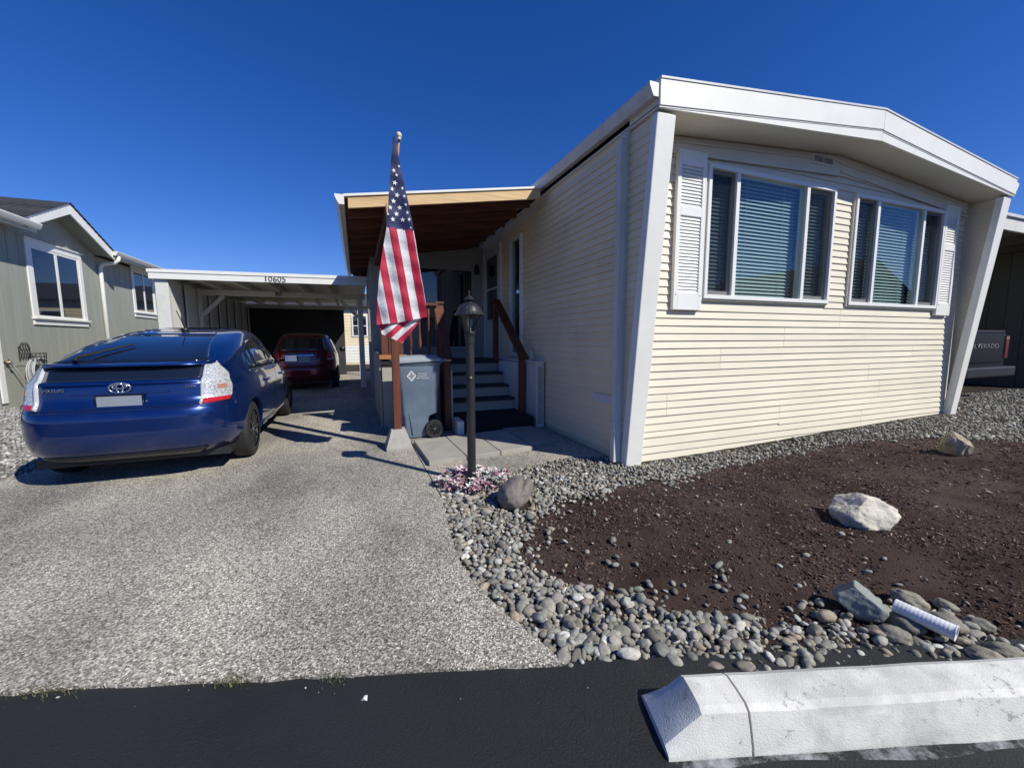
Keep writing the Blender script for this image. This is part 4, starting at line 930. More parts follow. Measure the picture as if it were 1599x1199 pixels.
zs = sorted(set([round(v, 4) for v in np.concatenate([np.linspace(0.20, 0.36, 6), np.linspace(0.36, 1.0, 26), np.linspace(1.0, 1.45, 22), np.linspace(1.45, 1.487, 9)])]))
body = sh.body(zs, 104).build('body', CB, car, local=True, smooth=True)
cut_arches(body, [(0.0, 0.315), (2.70, 0.315)], 0.355, 0.60, 1.0)
WT = M_['tyre']; RM = mat('dark_alloy', (0.06, 0.06, 0.065), 0.35, 0.1, 9, metallic=0.7)
for y in (0.0, 2.70):
    for sx in (1, -1): make_wheel(car, sx*0.742, y, 0.315, 0.185, sx, RM)
def cpart(name, mb, m, parent=None, **k): return mb.build(name, m, parent or car, local=True, **k)
# rear glass (hatch) and lower glass
rg = cpart('rear_window', sh.patch([(-0.60,1.115),(-0.52,1.22),(-0.40,1.375)], [(0.60,1.115),(0.52,1.22),(0.40,1.375)], 24, 14, 0.004), M_['autoglass'], smooth=True)
cpart('lower_rear_window', sh.patch([(-0.56,0.955),(-0.575,1.075)], [(0.56,0.955),(0.575,1.075)], 24, 6, 0.004), M_['autoglass'], smooth=True)
# spoiler lip between the two panes
sp_r = []
for i in range(33):
    x = -0.70+1.40*i/32; A, D, _ = sh.arc(1.085); p = sh.pt(float(np.interp(abs(x), D, A)), 1.085); px = math.copysign(p.x, x)
    y = p.y; k = 1-0.55*(abs(x)/0.70)**4
    sp_r.append([(px, y+0.06, 1.112), (px, y-0.035, 1.112), (px, y-0.085*k, 1.098), (px, y-0.092*k, 1.087), (px, y-0.07*k, 1.076), (px, y+0.05, 1.078)])
cpart('spoiler', MB().loft(sp_r), CB, autosmooth=0.7)
# tail lamps
for sd in (1, -1):
    lamp = cpart('tail_lamp', sh.patch([(0.590,0.755),(0.597,0.90),(0.612,1.085)], [(0.850,0.760),(0.870,0.87),(0.825,0.985),(0.690,1.095)], 12, 16, 0.020, sd, 0.03), M_['lens'], autosmooth=1.0)
    cpart('red_lens', sh.patch([(0.589,0.722),(0.590,0.757)], [(0.843,0.728),(0.851,0.762)], 12, 3, 0.0215, sd, 0.03), M_['redlens'], lamp, smooth=True)
    cpart('lamp_rim', sh.patch([(0.566,0.722),(0.572,0.90),(0.588,1.098)], [(0.5895,0.722),(0.5965,0.90),(0.6115,1.098)], 2, 14, 0.0225, sd, 0.03), mat('lamp_rim_grey', (0.45,0.46,0.48), 0.3, 0.05, 5, coat=0.8), lamp, smooth=True)
    cpart('amber_cell', sh.patch([(0.70,0.845),(0.70,0.885)], [(0.80,0.845),(0.80,0.885)], 3, 2, 0.0225, sd, 0.01), mat('amber_lens', (0.42,0.20,0.14), 0.2, 0.2, 40, coat=1.0), lamp)
# side glass, quarter glass, door lines, handles (both sides)
for sd in (1, -1):
    def D_of(y, z):                                     # contour distance for a point at y on the side
        A, D, Y = sh.arc(z); return float(np.interp(y, Y, D))
    def side_patch(quadL, quadR, **k): return sh.patch([(D_of(y, z), z) for y, z in quadL], [(D_of(y, z), z) for y, z in quadR], side=sd, **k)
    cpart('quarter_window', side_patch([(0.12,0.985),(0.22,1.10),(0.34,1.20)], [(0.42,0.985),(0.50,1.12),(0.56,1.28)], nu=8, nv=8, off=0.003), M_['autoglass'], smooth=True)
    cpart('rear_door_window', side_patch([(0.46,0.985),(0.54,1.12),(0.60,1.295)], [(1.28,0.975),(1.28,1.15),(1.27,1.375)], nu=12, nv=8, off=0.003), M_['autoglass'], smooth=True)
    cpart('front_door_window', side_patch([(1.34,0.975),(1.34,1.15),(1.33,1.378)], [(2.34,0.965),(2.10,1.14),(1.74,1.365)], nu=12, nv=8, off=0.003), M_['autoglass'], smooth=True)
    cpart('belt_trim', side_patch([(0.10,0.962),(0.10,0.977)], [(2.36,0.948),(2.36,0.963)], nu=30, nv=1, off=0.006), M_['steel'], smooth=True)
    for y in (1.31, 2.42):
        cpart('door_gap', side_patch([(y,0.36),(y,0.95)], [(y+0.006,0.36),(y+0.006,0.95)], nu=1, nv=10, off=0.0015), M_['trim'])
    for y in (0.62, 1.72):
        cpart('door_handle', side_patch([(y,0.80),(y,0.83)], [(y+0.20,0.80),(y+0.20,0.83)], nu=8, nv=2, off=0.03), CB, bevel=0.004)
    cpart('sill_trim', side_patch([(0.42,0.215),(0.42,0.30)], [(2.30,0.215),(2.30,0.30)], nu=20, nv=3, off=0.012), CB, smooth=True)
    mir = MB().lathe([(0.001,-0.09),(0.05,-0.085),(0.085,-0.04),(0.09,0.03),(0.075,0.06),(0.001,0.062)], 16, (0,0,0), Matrix.Rotation(RAD(90), 3, 'X') @ Matrix.Diagonal((1.25, 0.8, 1.0)))
    mo = cpart('wing_mirror', mir, CB, smooth=True); mo.location = (sd*0.97, 2.12, 1.02)
    MB().box(-0.085, 0.085, -0.068, -0.0625, -0.05, 0.05).build('mirror_glass', M_['steel'], mo, bevel=0.002)
    cpart('mirror_arm', MB().beam((sd*0.80, 2.16, 0.985), (sd*0.93, 2.13, 1.0), 0.06, 0.035), M_['trim'])
# tailgate panel line, handle strip, plate, badges
cpart('tailgate_gap', sh.patch([(-0.60,0.716),(-0.60,0.721)], [(0.60,0.716),(0.60,0.721)], 30, 1, 0.002), M_['trim'])
cpart('tailgate_ridge', sh.patch([(-0.56,0.925),(-0.56,0.943)], [(0.56,0.925),(0.56,0.943)], 30, 3, 0.014), CB, autosmooth=0.9)
cpart('handle_recess', sh.patch([(-0.34,0.845),(-0.34,0.862)], [(0.34,0.845),(0.34,0.862)], 20, 2, 0.012), CB, autosmooth=0.9)
pf = cpart('license_plate', MB().box(-0.157, 0.157, -0.787, -0.775, 0.735, 0.830), M_['plate'], bevel=0.003)
cpart('plate_frame', MB().box(-0.163, 0.163, -0.7905, -0.778, 0.722, 0.734).box(-0.163, 0.163, -0.7905, -0.778, 0.8305, 0.838).box(-0.163, -0.1575, -0.7905, -0.778, 0.734, 0.8305).box(0.1575, 0.163, -0.7905, -0.778, 0.734, 0.8305), M_['trim'], pf)
cpart('lower_bumper', sh.patch([(-0.52,0.225),(-0.60,0.30)], [(0.52,0.225),(0.60,0.30)], 24, 4, 0.012), M_['trim'], smooth=True)
cpart('bumper_crease', sh.patch([(-0.86,0.695),(-0.86,0.703)], [(0.86,0.695),(0.86,0.703)], 40, 1, 0.007), CB, smooth=True)
yb = -0.762
em = MB()
def ell(cx_, cz_, a, b_, r):
    return [(cx_+a*math.cos(t), yb, cz_+b_*math.sin(t)) for t in np.linspace(0, 2*math.pi, 33)]
for (cx_, cz_, a, b_) in ((0, 0.898, 0.075, 0.046), (0, 0.898, 0.023, 0.043), (0, 0.911, 0.052, 0.018)): em.tube(ell(cx_, cz_, a, b_, 0), 0.0062, 6, cap=False)
cpart('oval_emblem', em, M_['steel'], smooth=True)
for txt, size, x, z, nm in (('PRIUS', 0.044, -0.45, 0.885, 'model_badge'), ('HYBRID', 0.03, 0.50, 0.885, 'side_badge')):
    A, D, _ = sh.arc(z); p_ = sh.pt(float(np.interp(abs(x), D, A)), z)
    if nm == 'side_badge': me = text_mesh('PZEV', size, M_['steel'], nm, 0.004)
    else: me = text_mesh(txt, size, M_['steel'], nm, 0.004)
    o = put(nm, me, car, True); o.matrix_local = Matrix.Translation((x, p_.y-0.010, z)) @ Matrix.Rotation(-0.10*math.copysign(1, x)*-1, 4, 'Z') @ Matrix.Diagonal((1.35 if nm == 'model_badge' else 1.2, 1, 1, 1)) @ FACE_NEG_Y
# wiper, washer, aerial
wp = MB(); wp.tube([(-0.36, -0.585, 1.13), (-0.365, -0.55, 1.165), (-0.20, -0.20, 1.255)], [0.022, 0.016, 0.008], 8); wp.tube([(-0.335, -0.50, 1.175), (-0.13, -0.10, 1.28)], 0.009, 6)
cpart('rear_wiper', wp, M_['black'])
cpart('aerial', MB().lathe([(0.001,0.03),(0.035,0.02),(0.04,0.0),(0.03,-0.03)], 14, (0.0, 0.86, 1.447)).tube([(0.0, 0.86, 1.465), (0.0, 0.64, 1.665)], 0.005, 6), M_['black'])
cpart('roof_glass', sh.patch([(-0.395,1.385),(-0.33,1.43)], [(0.395,1.385),(0.33,1.43)], 20, 4, 0.003), CB, smooth=True)
# underside
cpart('underbody', MB().box(-0.72, 0.72, -0.55, 3.3, 0.17, 0.24), M_['black'])
cpart('windscreen', sh.patch([(D_of(2.5,1.06) if False else sh.arc(1.03)[1][-1]-0.62,1.03), (sh.arc(1.40)[1][-1]-0.42,1.40)], [(sh.arc(1.03)[1][-1]-0.02,1.03), (sh.arc(1.40)[1][-1]-0.02,1.40)], 12, 8, 0.003), M_['autoglass'], smooth=True)
cpart('windscreen', sh.patch([(sh.arc(1.03)[1][-1]-0.62,1.03), (sh.arc(1.40)[1][-1]-0.42,1.40)], [(sh.arc(1.03)[1][-1]-0.02,1.03), (sh.arc(1.40)[1][-1]-0.02,1.40)], 12, 8, 0.003, -1), M_['autoglass'], smooth=True)

# ---- small red hatchback in the carport
rear2 = [(0.22,-0.52),(0.30,-0.62),(0.42,-0.66),(0.55,-0.66),(0.62,-0.64),(0.68,-0.60),(0.85,-0.575),(1.0,-0.54),(1.15,-0.46),(1.30,-0.36),(1.42,-0.27),(1.49,-0.15),(1.54,0.10),(1.56,0.5),(1.565,0.7)]
front2 = [(0.22,3.1),(0.35,3.22),(0.6,3.2),(0.75,3.0),(0.9,2.65),(1.0,2.35),(1.1,2.15),(1.3,1.8),(1.45,1.5),(1.53,1.3),(1.56,1.1),(1.565,0.9)]
width2 = [(0.22,0.74),(0.35,0.82),(0.6,0.845),(0.8,0.84),(0.95,0.82),(1.05,0.79),(1.2,0.735),(1.35,0.67),(1.45,0.61),(1.50,0.56),(1.54,0.45),(1.56,0.25),(1.565,0.12)]
s2 = Shell(rear2, front2, width2, 1.1, 4.2, 3.0)
rcar = thing('parked_car', 'red hatchback parked deep in the shade under the carport', 'car', (-1.36, 12.55, 0.0), RAD(1.5))
def rpart(name, mb, m, parent=None, **k): return mb.build(name, m, parent or rcar, local=True, **k)
b2 = s2.body([round(v, 4) for v in np.concatenate([np.linspace(0.22, 0.7, 14), np.linspace(0.73, 1.45, 20), np.linspace(1.47, 1.565, 10)])], 80).build('body', M_['carred'], rcar, local=True, smooth=True)
cut_arches(b2, [(0.0, 0.30), (2.45, 0.30)], 0.34, 0.58, 1.0)
for y in (0.0, 2.45):
    for sx in (1, -1): make_wheel(rcar, sx*0.74, y, 0.30, 0.18, sx, RM, 7)
rpart('rear_window', s2.patch([(-0.58,1.07),(-0.50,1.40)], [(0.58,1.07),(0.50,1.40)], 16, 8, 0.004), M_['autoglass'], smooth=True)
for sd in (1, -1):
    tl = rpart('tail_lamp', s2.patch([(0.56,0.78),(0.60,1.03)], [(0.80,0.80),(0.70,1.04)], 8, 8, 0.014, sd), M_['redlens'], smooth=True)
    rpart('clear_lens', s2.patch([(0.60,0.80),(0.61,0.84)], [(0.74,0.81),(0.74,0.85)], 6, 2, 0.018, sd), M_['lens'], tl, smooth=True)
    def D2(y, z):
        A, D, Y = s2.arc(z); return float(np.interp(y, Y, D))
    for (ya, yb_, n_) in ((-0.05, 0.72, 'rear_door_window'), (0.78, 1.62, 'front_door_window')):
        rpart(n_, s2.patch([(D2(ya, 1.0), 1.0), (D2(ya+0.12, 1.42), 1.42)], [(D2(yb_+0.1, 1.0), 1.0), (D2(yb_-0.12, 1.42), 1.42)], 8, 6, 0.003, sd), M_['autoglass'], smooth=True)
    mm_ = rpart('wing_mirror', MB().lathe([(0.001,-0.08),(0.06,-0.07),(0.09,0.0),(0.07,0.05),(0.001,0.055)], 12, (0,0,0), Matrix.Rotation(RAD(90), 3, 'X')), M_['trim'], smooth=True); mm_.location = (sd*0.95, 1.95, 1.05)
rpart('license_plate', s2.patch([(-0.15,0.76),(-0.15,0.90)], [(0.15,0.76),(0.15,0.90)], 6, 4, 0.008), M_['plate'])
rpart('plate_light_bar', s2.patch([(-0.24,0.925),(-0.24,0.945)], [(0.24,0.925),(0.24,0.945)], 10, 2, 0.014), M_['steel'])
rpart('aerial', MB().tube([(0, 0.2, 1.55), (0, 0.05, 1.80)], 0.006, 6), M_['black'])
rpart('bumper_crease', s2.patch([(-0.8,0.60),(-0.8,0.61)], [(0.8,0.60),(0.8,0.61)], 24, 1, 0.008), M_['carred'], smooth=True)
rpart('underbody', MB().box(-0.7, 0.7, -0.4, 2.9, 0.17, 0.24), M_['black'])

# ---- pickup under the right hand carport
tk = thing('pickup_truck', 'dark pickup truck seen from behind in the shade beyond the right corner post', 'truck', (11.75, 4.75, 0.06))
def tpart(name, mb, m, parent=None, **k): return mb.build(name, m, parent or tk, local=True, **k)
def slab(x, y0, y1, z0, z1, r=0.10):                    # rounded-side box
    pts = [(-x+0.06, z0), (x-0.06, z0), (x, z0+r), (x-0.015, z1-0.06), (x-0.05, z1), (-x+0.05, z1), (-x+0.015, z1-0.06), (-x, z0+r)]
    return MB().prism(pts, 'y', y0, y1)
tpart('bed', slab(0.98, -0.55, 1.55, 0.55, 1.38), M_['truck'], bevel=0.02)
tg = tpart('tailgate', MB().box(-0.80, 0.80, -0.585, -0.552, 0.78, 1.37), M_['truck'], bevel=0.015)
tpart('tonneau_cover', MB().prism([(-0.93, 1.381), (0.93, 1.381), (0.90, 1.43), (-0.90, 1.43)], 'y', -0.54, 1.53), M_['black'], bevel=0.01)
cab = [[(-0.95, 1.56, 0.55), (0.95, 1.56, 0.55), (0.95, 3.6, 0.55), (-0.95, 3.6, 0.55)], [(-0.97, 1.56, 1.25), (0.97, 1.56, 1.25), (0.97, 3.65, 1.25), (-0.97, 3.65, 1.25)], [(-0.78, 1.72, 1.90), (0.78, 1.72, 1.90), (0.78, 2.9, 1.90), (-0.78, 2.9, 1.90)]]
tpart('cab', MB().loft(cab), M_['truck'], bevel=0.05)
tpart('rear_window', MB().prism([(-0.70, 1.32), (0.70, 1.32), (0.62, 1.80), (-0.62, 1.80)], 'y', 1.545, 1.60), M_['autoglass'])
tpart('hood', slab(0.96, 3.6, 4.9, 0.55, 1.22), M_['truck'], bevel=0.04)
tpart('rear_bumper', MB().box(-0.95, 0.95, -0.74, -0.56, 0.50, 0.70), M_['black'], bevel=0.03)
for sd in (1, -1):
    tpart('tail_lamp', MB().box(sd*0.89-0.07, sd*0.89+0.07, -0.60, -0.553, 0.85, 1.32), M_['darkred'], bevel=0.015)
    tpart('side_window', MB().prism([(1.75, 1.3), (3.3, 1.3), (2.85, 1.82), (1.8, 1.82)], 'x', sd*0.90-0.02, sd*0.90+0.02), M_['autoglass'])
    for y in (0.4, 3.85): make_wheel(tk, sd*0.86, y, 0.39, 0.26, sd, RM, 6)
o = put('tailgate_lettering', text_mesh('SILVERADO', 0.125, M_['steel'], 'tailgate_lettering', 0.004), tk, True)
o.matrix_local = Matrix.Translation((0.0, -0.592, 1.11)) @ Matrix.Diagonal((1.75, 1, 1, 1)) @ FACE_NEG_Y

# ================================================================== LAMP POST
LX, LY = 0.963, 3.583
lamp = thing('lamp_post', 'black lantern lamp post standing in the ring of pink flowers', 'lamp post', (LX, LY, 0))
MB().lathe([(0.041, -0.05), (0.0395, 0.0), (0.039, 1.31)], 24, (LX, LY, 0)).build('pole', M_['lampblack'], lamp, autosmooth=0.6)
MB().lathe([(0.0395, 1.30), (0.043, 1.302), (0.043, 1.375), (0.05, 1.382), (0.052, 1.394), (0.03, 1.396)], 24, (LX, LY, 0)).build('collar', M_['lampblack'], lamp, autosmooth=0.6)
def hexring(r, z, n=6, ph=0.26): return [(LX+r*math.cos(ph+2*math.pi*k/n), LY+r*math.sin(ph+2*math.pi*k/n), z) for k in range(n)]
lan = MB().loft([hexring(0.052, 1.394), hexring(0.056, 1.402)]).build('lantern_base', M_['lampblack'], lamp)
bar = MB()
for k in range(6):
    a = hexring(0.050, 1.402)[k]; b_ = hexring(0.108, 1.562)[k]; bar.tube([a, b_], 0.0055, 6)
for r, z in ((0.051, 1.404), (0.108, 1.558)):
    q_ = hexring(r, z); bar.tube(q_+[q_[0]], 0.005, 6)
bar.build('lantern_frame', M_['lampblack'], lamp)
for k in range(6):
    a0, a1 = hexring(0.048, 1.405)[k], hexring(0.048, 1.405)[(k+1) % 6]; b0, b1 = hexring(0.104, 1.558)[k], hexring(0.104, 1.558)[(k+1) % 6]
    MB().add([a0, a1, b1, b0], [(0,1,2,3)]).build('glass_pane', M_['lampglass'], lamp)
MB().lathe([(0.014, 1.40), (0.014, 1.455), (0.026, 1.475), (0.03, 1.505), (0.018, 1.535), (0.002, 1.545)], 14, (LX, LY, 0)).build('bulb', mat('frosted_bulb', (0.7,0.7,0.68), 0.3, 0.03, 5), lamp, smooth=True)
def scallop(q, a):
    r = math.hypot(q.x, q.y)
    if r > 0.128: q = q.copy(); q.z -= 0.007*abs(math.sin(a*12))
    return q
MB().lathe([(0.10, 1.562), (0.138, 1.560), (0.142, 1.566), (0.128, 1.578), (0.112, 1.600), (0.100, 1.628), (0.082, 1.650), (0.055, 1.666), (0.03, 1.674), (0.024, 1.692)], 96, (LX, LY, 0), mod=scallop).build('lantern_roof', M_['lampblack'], lamp, autosmooth=0.9)
MB().lathe([(0.020, 1.690), (0.046, 1.692), (0.050, 1.697), (0.038, 1.712), (0.020, 1.728), (0.008, 1.740), (0.004, 1.748), (0.008, 1.756), (0.004, 1.764), (0.006, 1.770), (0.001, 1.778)], 32, (LX, LY, 0)).build('finial', M_['lampblack'], lamp, autosmooth=0.9)
MB().lathe([(0.001,0.013),(0.008,0.011),(0.0125,0.004),(0.0125,-0.004),(0.006,-0.012)], 14, (LX-0.008, LY-0.046, 0.996), Matrix.Rotation(RAD(90), 3, 'X')).build('photocell_button', M_['brass'], lamp, smooth=True)
MB().lathe([(0.001,0.006),(0.006,0.004),(0.006,-0.004)], 10, (LX-0.045, LY-0.088, 1.622), Matrix.Rotation(RAD(70), 3, 'X')).build('roof_screw', M_['steel'], lamp, smooth=True)

# ================================================================== TRASH BIN
bn = thing('trash_bin', 'blue grey wheeled trash bin with white diamond logo beside the porch post', 'trash bin', (0.72, 5.72, 0))
def rrect(x0, x1, y0, y1, z, r=0.05, n=4):
    out = []
    for (cx_, cy_, a0) in ((x1-r, y1-r, 0), (x0+r, y1-r, 90), (x0+r, y0+r, 180), (x1-r, y0+r, 270)):
        for k in range(n+1): a = RAD(a0+90*k/n); out.append((cx_+r*math.cos(a), cy_+r*math.sin(a), z))
    return out
rings = [rrect(0.55, 0.86, 5.50, 5.96, 0.012, 0.04), rrect(0.545, 0.87, 5.49, 5.97, 0.04), rrect(0.54, 0.88, 5.483, 5.975, 0.26), rrect(0.535, 0.90, 5.48, 5.977, 0.30), rrect(0.52, 1.005, 5.472, 5.98, 0.345), rrect(0.505, 1.02, 5.455, 5.985, 0.66), rrect(0.495, 1.03, 5.440, 5.99, 0.70), rrect(0.475, 1.04, 5.425, 6.0, 1.00), rrect(0.462, 1.055, 5.41, 6.01, 1.012), rrect(0.462, 1.055, 5.41, 6.01, 1.04)]
bb = MB().loft(rings).build('bin_body', M_['binblue'], bn, autosmooth=0.5)
# moulded panel line on the side, shoulder crease
pl_ = [(0.505, 5.4625, 0.05), (0.665, 5.476, 0.05)]
MB().tube([(0.655, 5.484, 0.05), (0.620, 5.476, 0.35), (0.600, 5.466, 0.60), (0.585, 5.460, 0.665), (0.56, 5.456, 0.69), (0.525, 5.454, 0.695)], 0.007, 6).build('moulded_rib', M_['binblue'], bb, smooth=True)
MB().tube([(1.012, 5.452, 0.735), (0.93, 5.449, 0.725), (0.88, 5.451, 0.70)], 0.006, 6).build('moulded_rib', M_['binblue'], bb, smooth=True)
lidr = [rrect(0.425, 1.06, 5.385, 6.035, 1.045, 0.05), rrect(0.425, 1.06, 5.385, 6.035, 1.075, 0.05), rrect(0.47, 1.01, 5.44, 5.98, 1.115, 0.06), rrect(0.54, 0.93, 5.52, 5.90, 1.122, 0.06)]
lidr = [[(x, y, z+0.035*(x-0.7)) for x, y, z in r] for r in lidr]
MB().loft(lidr).build('lid', M_['binlid'], bn, autosmooth=0.5)
MB().prism([(1.02, 1.02), (1.13, 1.045), (1.14, 1.075), (1.12, 1.085), (1.04, 1.06)], 'y', 5.47, 5.95).build('handle', M_['binblue'], bn, bevel=0.006)
for y in (5.455, 5.99):
    w = MB().lathe([(0.075, -0.03), (0.118, -0.032), (0.125, -0.02), (0.125, 0.02), (0.118, 0.032), (0.075, 0.03)], 32, (0.945, y, 0.126), Matrix.Rotation(RAD(90), 3, 'X'), cap=False).build('wheel', M_['tyre'], bn, autosmooth=0.6)
    MB().lathe([(0.001, -0.012), (0.085, -0.012), (0.085, 0.018), (0.03, 0.02), (0.03, 0.028), (0.001, 0.03)], 32, (0.945, y, 0.126), Matrix.Rotation(RAD(90), 3, 'X')).build('hub', M_['black'], w, autosmooth=0.6)
    for k in range(8):
        a = 2*math.pi*k/8; MB().beam((0.945+0.03*math.cos(a), y-0.024, 0.126+0.03*math.sin(a)), (0.945+0.09*math.cos(a), y-0.024, 0.126+0.09*math.sin(a)), 0.014, 0.014, up=(0,1,0)).build('spoke', M_['trim'], w)
    MB().lathe([(0.001,0),(0.012,0),(0.010,0.006),(0.001,0.008)], 12, (0.945, y-0.031, 0.126), Matrix.Rotation(RAD(90), 3, 'X')).build('axle_cap', M_['steel'], w)
LG = (0.655, 5.432, 0.862)
ang = Matrix.Rotation(RAD(-3.2), 4, 'X')
def on_bin(name, me, x, z, sx=1.0):
    o = put(name, me, bn); o.matrix_parent_inverse = Matrix.Identity(4)
    o.matrix_local = Matrix.Translation(Vector((x, 5.4345-(z-0.70)*0.05, z))-bn.location) @ Matrix.Rotation(RAD(2.9), 4, 'X') @ Matrix.Diagonal((sx, 1, 1, 1)) @ FACE_NEG_Y
dm = MB()
for k in range(4):
    a = RAD(90*k); b_ = RAD(90*k+90); r0, r1 = 0.062, 0.048
    dm.add([(r0*math.cos(a), 1.15*r0*math.sin(a), 0), (r0*math.cos(b_), 1.15*r0*math.sin(b_), 0), (r1*math.cos(b_), 1.15*r1*math.sin(b_), 0), (r1*math.cos(a), 1.15*r1*math.sin(a), 0)], [(0,1,2,3)])
for k in range(20):
    a, b_ = 2*math.pi*k/20, 2*math.pi*(k+1)/20
    if k % 5: dm.add([(0.030*math.cos(a), 0.034*math.sin(a), 0), (0.030*math.cos(b_), 0.034*math.sin(b_), 0), (0.024*math.cos(b_), 0.027*math.sin(b_), 0), (0.024*math.cos(a), 0.027*math.sin(a), 0)], [(0,1,2,3)])
on_bin('diamond_logo', dm.mesh('diamond_logo', M_['print']), LG[0], LG[2])
on_bin('logo_letters', text_mesh('LRI', 0.026, M_['print'], 'logo_letters', 0.0005), LG[0], LG[2])
for i, (t_, sx) in enumerate((("Murrey's", 1.2), ('American', 1.2), ('DM Disposal', 1.2))): on_bin('company_lettering', text_mesh(t_, 0.026, M_['print'], 'company_lettering', 0.0005), LG[0]+0.145, LG[2]+0.028-i*0.030, sx)

# ================================================================== FLAG
pole = thing('flag_pole', 'thin wooden flag pole with pale ball finial clamped to the porch post', 'flag pole', (0.43, 5.05, 2.6))
MB().tube([(0.43, 5.03, 2.55), (0.455, 4.86, 2.86), (0.495, 4.55, 3.40)], 0.013, 10).build('shaft', wood('pole_wood', (0.35,0.22,0.11), (0.22,0.12,0.06), 0.5, 'z'), pole, smooth=True)
MB().lathe([(0.001,0.0),(0.022,0.002),(0.024,0.012),(0.016,0.018),(0.026,0.03),(0.031,0.046),(0.028,0.064),(0.016,0.078),(0.001,0.082)], 18, (0.496, 4.545, 3.395)).build('ball_finial', mat('ivory_finial', (0.6,0.55,0.45), 0.35, 0.05, 8), pole, smooth=True)
MB().box(0.395, 0.465, 5.03, 5.054, 2.50, 2.64).tube([(0.43, 5.04, 2.53), (0.44, 4.97, 2.66)], 0.02, 10).build('bracket', M_['black'], pole)
def fx(px): return 0.456+(px-628)*0.00705
def fz(py): return 1.31+(535-py)*0.00655
def flag_y(x, z):
    t = (3.40-z)/2.1
    return 4.52-0.02*t+(0.006+0.011*t)*math.sin((x-0.13*(3.4-z))*30+1.2*z)+0.008*math.sin(x*19-z*5)+0.006*math.sin(z*31+x*11)
m, nt, b = new_mat('flag_cloth'); uv = nd(nt, 'ShaderNodeUVMap'); sp_ = nd(nt, 'ShaderNodeSeparateXYZ'); nt.links.new(uv.outputs[0], sp_.inputs[0])
h = nd(nt, 'ShaderNodeMath', operation='MULTIPLY'); h.inputs[1].default_value = 0.5; nt.links.new(sp_.outputs[0], h.inputs[0])
fr_ = nd(nt, 'ShaderNodeMath', operation='FRACT'); nt.links.new(h.outputs[0], fr_.inputs[0])
lt = nd(nt, 'ShaderNodeMath', operation='LESS_THAN'); lt.inputs[1].default_value = 0.5; nt.links.new(fr_.outputs[0], lt.inputs[0])
cst = mix(nt, lt.outputs[0], (0.74, 0.74, 0.76), (0.50, 0.010, 0.055))
gt = nd(nt, 'ShaderNodeMath', operation='GREATER_THAN'); gt.inputs[1].default_value = 0.5; nt.links.new(sp_.outputs[1], gt.inputs[0])
cc = mix(nt, gt.outputs[0], cst, (0.022, 0.032, 0.12))
fv = noise_(nt, pos(nt), 40, 5); rv = ramp(nt, [(0.3, (0.85,)*3), (0.7, (1.08,)*3)]); nt.links.new(fv, rv.inputs[0])
cc2 = mix(nt, 1.0, cc, rv.outputs[0], 'MULTIPLY'); nt.links.new(cc2, b.inputs['Base Color']); b.inputs['Roughness'].default_value = 0.7
b.inputs['Sheen Weight'].default_value = 0.2
bump_(nt, b, noise_(nt, pos(nt), 26, 4, 0.6), 0.5, 0.012)
tr = nd(nt, 'ShaderNodeBsdfTranslucent'); nt.links.new(cc2, tr.inputs[0]); mx = nd(nt, 'ShaderNodeMixShader'); mx.inputs[0].default_value = 0.22
nt.links.new(b.outputs[0], mx.inputs[1]); nt.links.new(tr.outputs[0], mx.inputs[2]); nt.links.new(mx.outputs[0], nt.nodes['Material Output'].inputs[0])
def cloth(name, fn, uvfn, nu, nv, parent):
    vs_ = []; uvs = []
    for j in range(nv+1):
        for i in range(nu+1):
            p_, q_ = fn(i/nu, j/nv), uvfn(i/nu, j/nv); vs_.append(p_); uvs.append(q_)
    W = nu+1; fs = [(j*W+i, j*W+i+1, (j+1)*W+i+1, (j+1)*W+i) for j in range(nv) for i in range(nu)]
    me = bpy.data.meshes.new(name); me.from_pydata(vs_, [], fs); me.materials.append(m)
    l = me.uv_layers.new(name='UVMap')
    for poly in me.polygons:
        poly.use_smooth = True
        for li, vi in zip(poly.loop_indices, poly.vertices): l.data[li].uv = uvs[vi]
    return put(name, me, parent)
Lp = np.array([(215,624.6),(250,621),(290,617),(320,614.5),(355,611),(392,604),(430,598),(470,594),(505,592)]); Rp = np.array([(215,627.4),(250,633),(290,640),(320,645),(352,650),(390,655),(430,660),(460,664),(493,667)])
def front_pxy(s, t):
    yl, yr = 215+(506-215)*t, 215+(492-215)*t
    xl, xr = np.interp(yl, Lp[:,0], Lp[:,1]), np.interp(yr, Rp[:,0], Rp[:,1])
    yb = yl+(yr-yl)*s+(10*math.sin(math.pi*s) if t > 0.9 else 0)*(t-0.9)*10*0.2
    return xl+(xr-xl)*s, yb
def f_fn(s, t):
    x, y = front_pxy(s, t); X, Z = fx(x), fz(y); return (X, flag_y(X, Z), Z)
def f_uv(s, t):
    x, y = front_pxy(s, t); return ((x-614.1-0.135*(y-353))/11.6+40, 1.0 if y < 352.5+0.05*(x-611) else 0.0)
flag = thing('flag', 'american flag hanging limp in front of the porch post', 'flag', (0.47, 4.5, 2.4))
front_cloth = cloth('cloth', f_fn, f_uv, 40, 110, flag)
def back_pxy(s, t):                                     # turned-up lower corner showing the reverse
    a = np.array([(594,500),(667,485)]); b_ = np.array([(599,521),(629,536)])
    top = a[0]+(a[1]-a[0])*s; bot = b_[0]+(b_[1]-b_[0])*s
    p_ = top+(bot-top)*t; return p_[0], p_[1]
def b_fn(s, t):
    x, y = back_pxy(s, t); X, Z = fx(x), fz(y); return (X, flag_y(X, Z)+0.045-0.02*t+0.012*math.sin(s*9), Z)
cloth('cloth_fold', b_fn, lambda s, t: ((back_pxy(s, t)[0]-600+1.05*(back_pxy(s, t)[1]-515))/12.5+41, 0.0), 20, 16, flag)
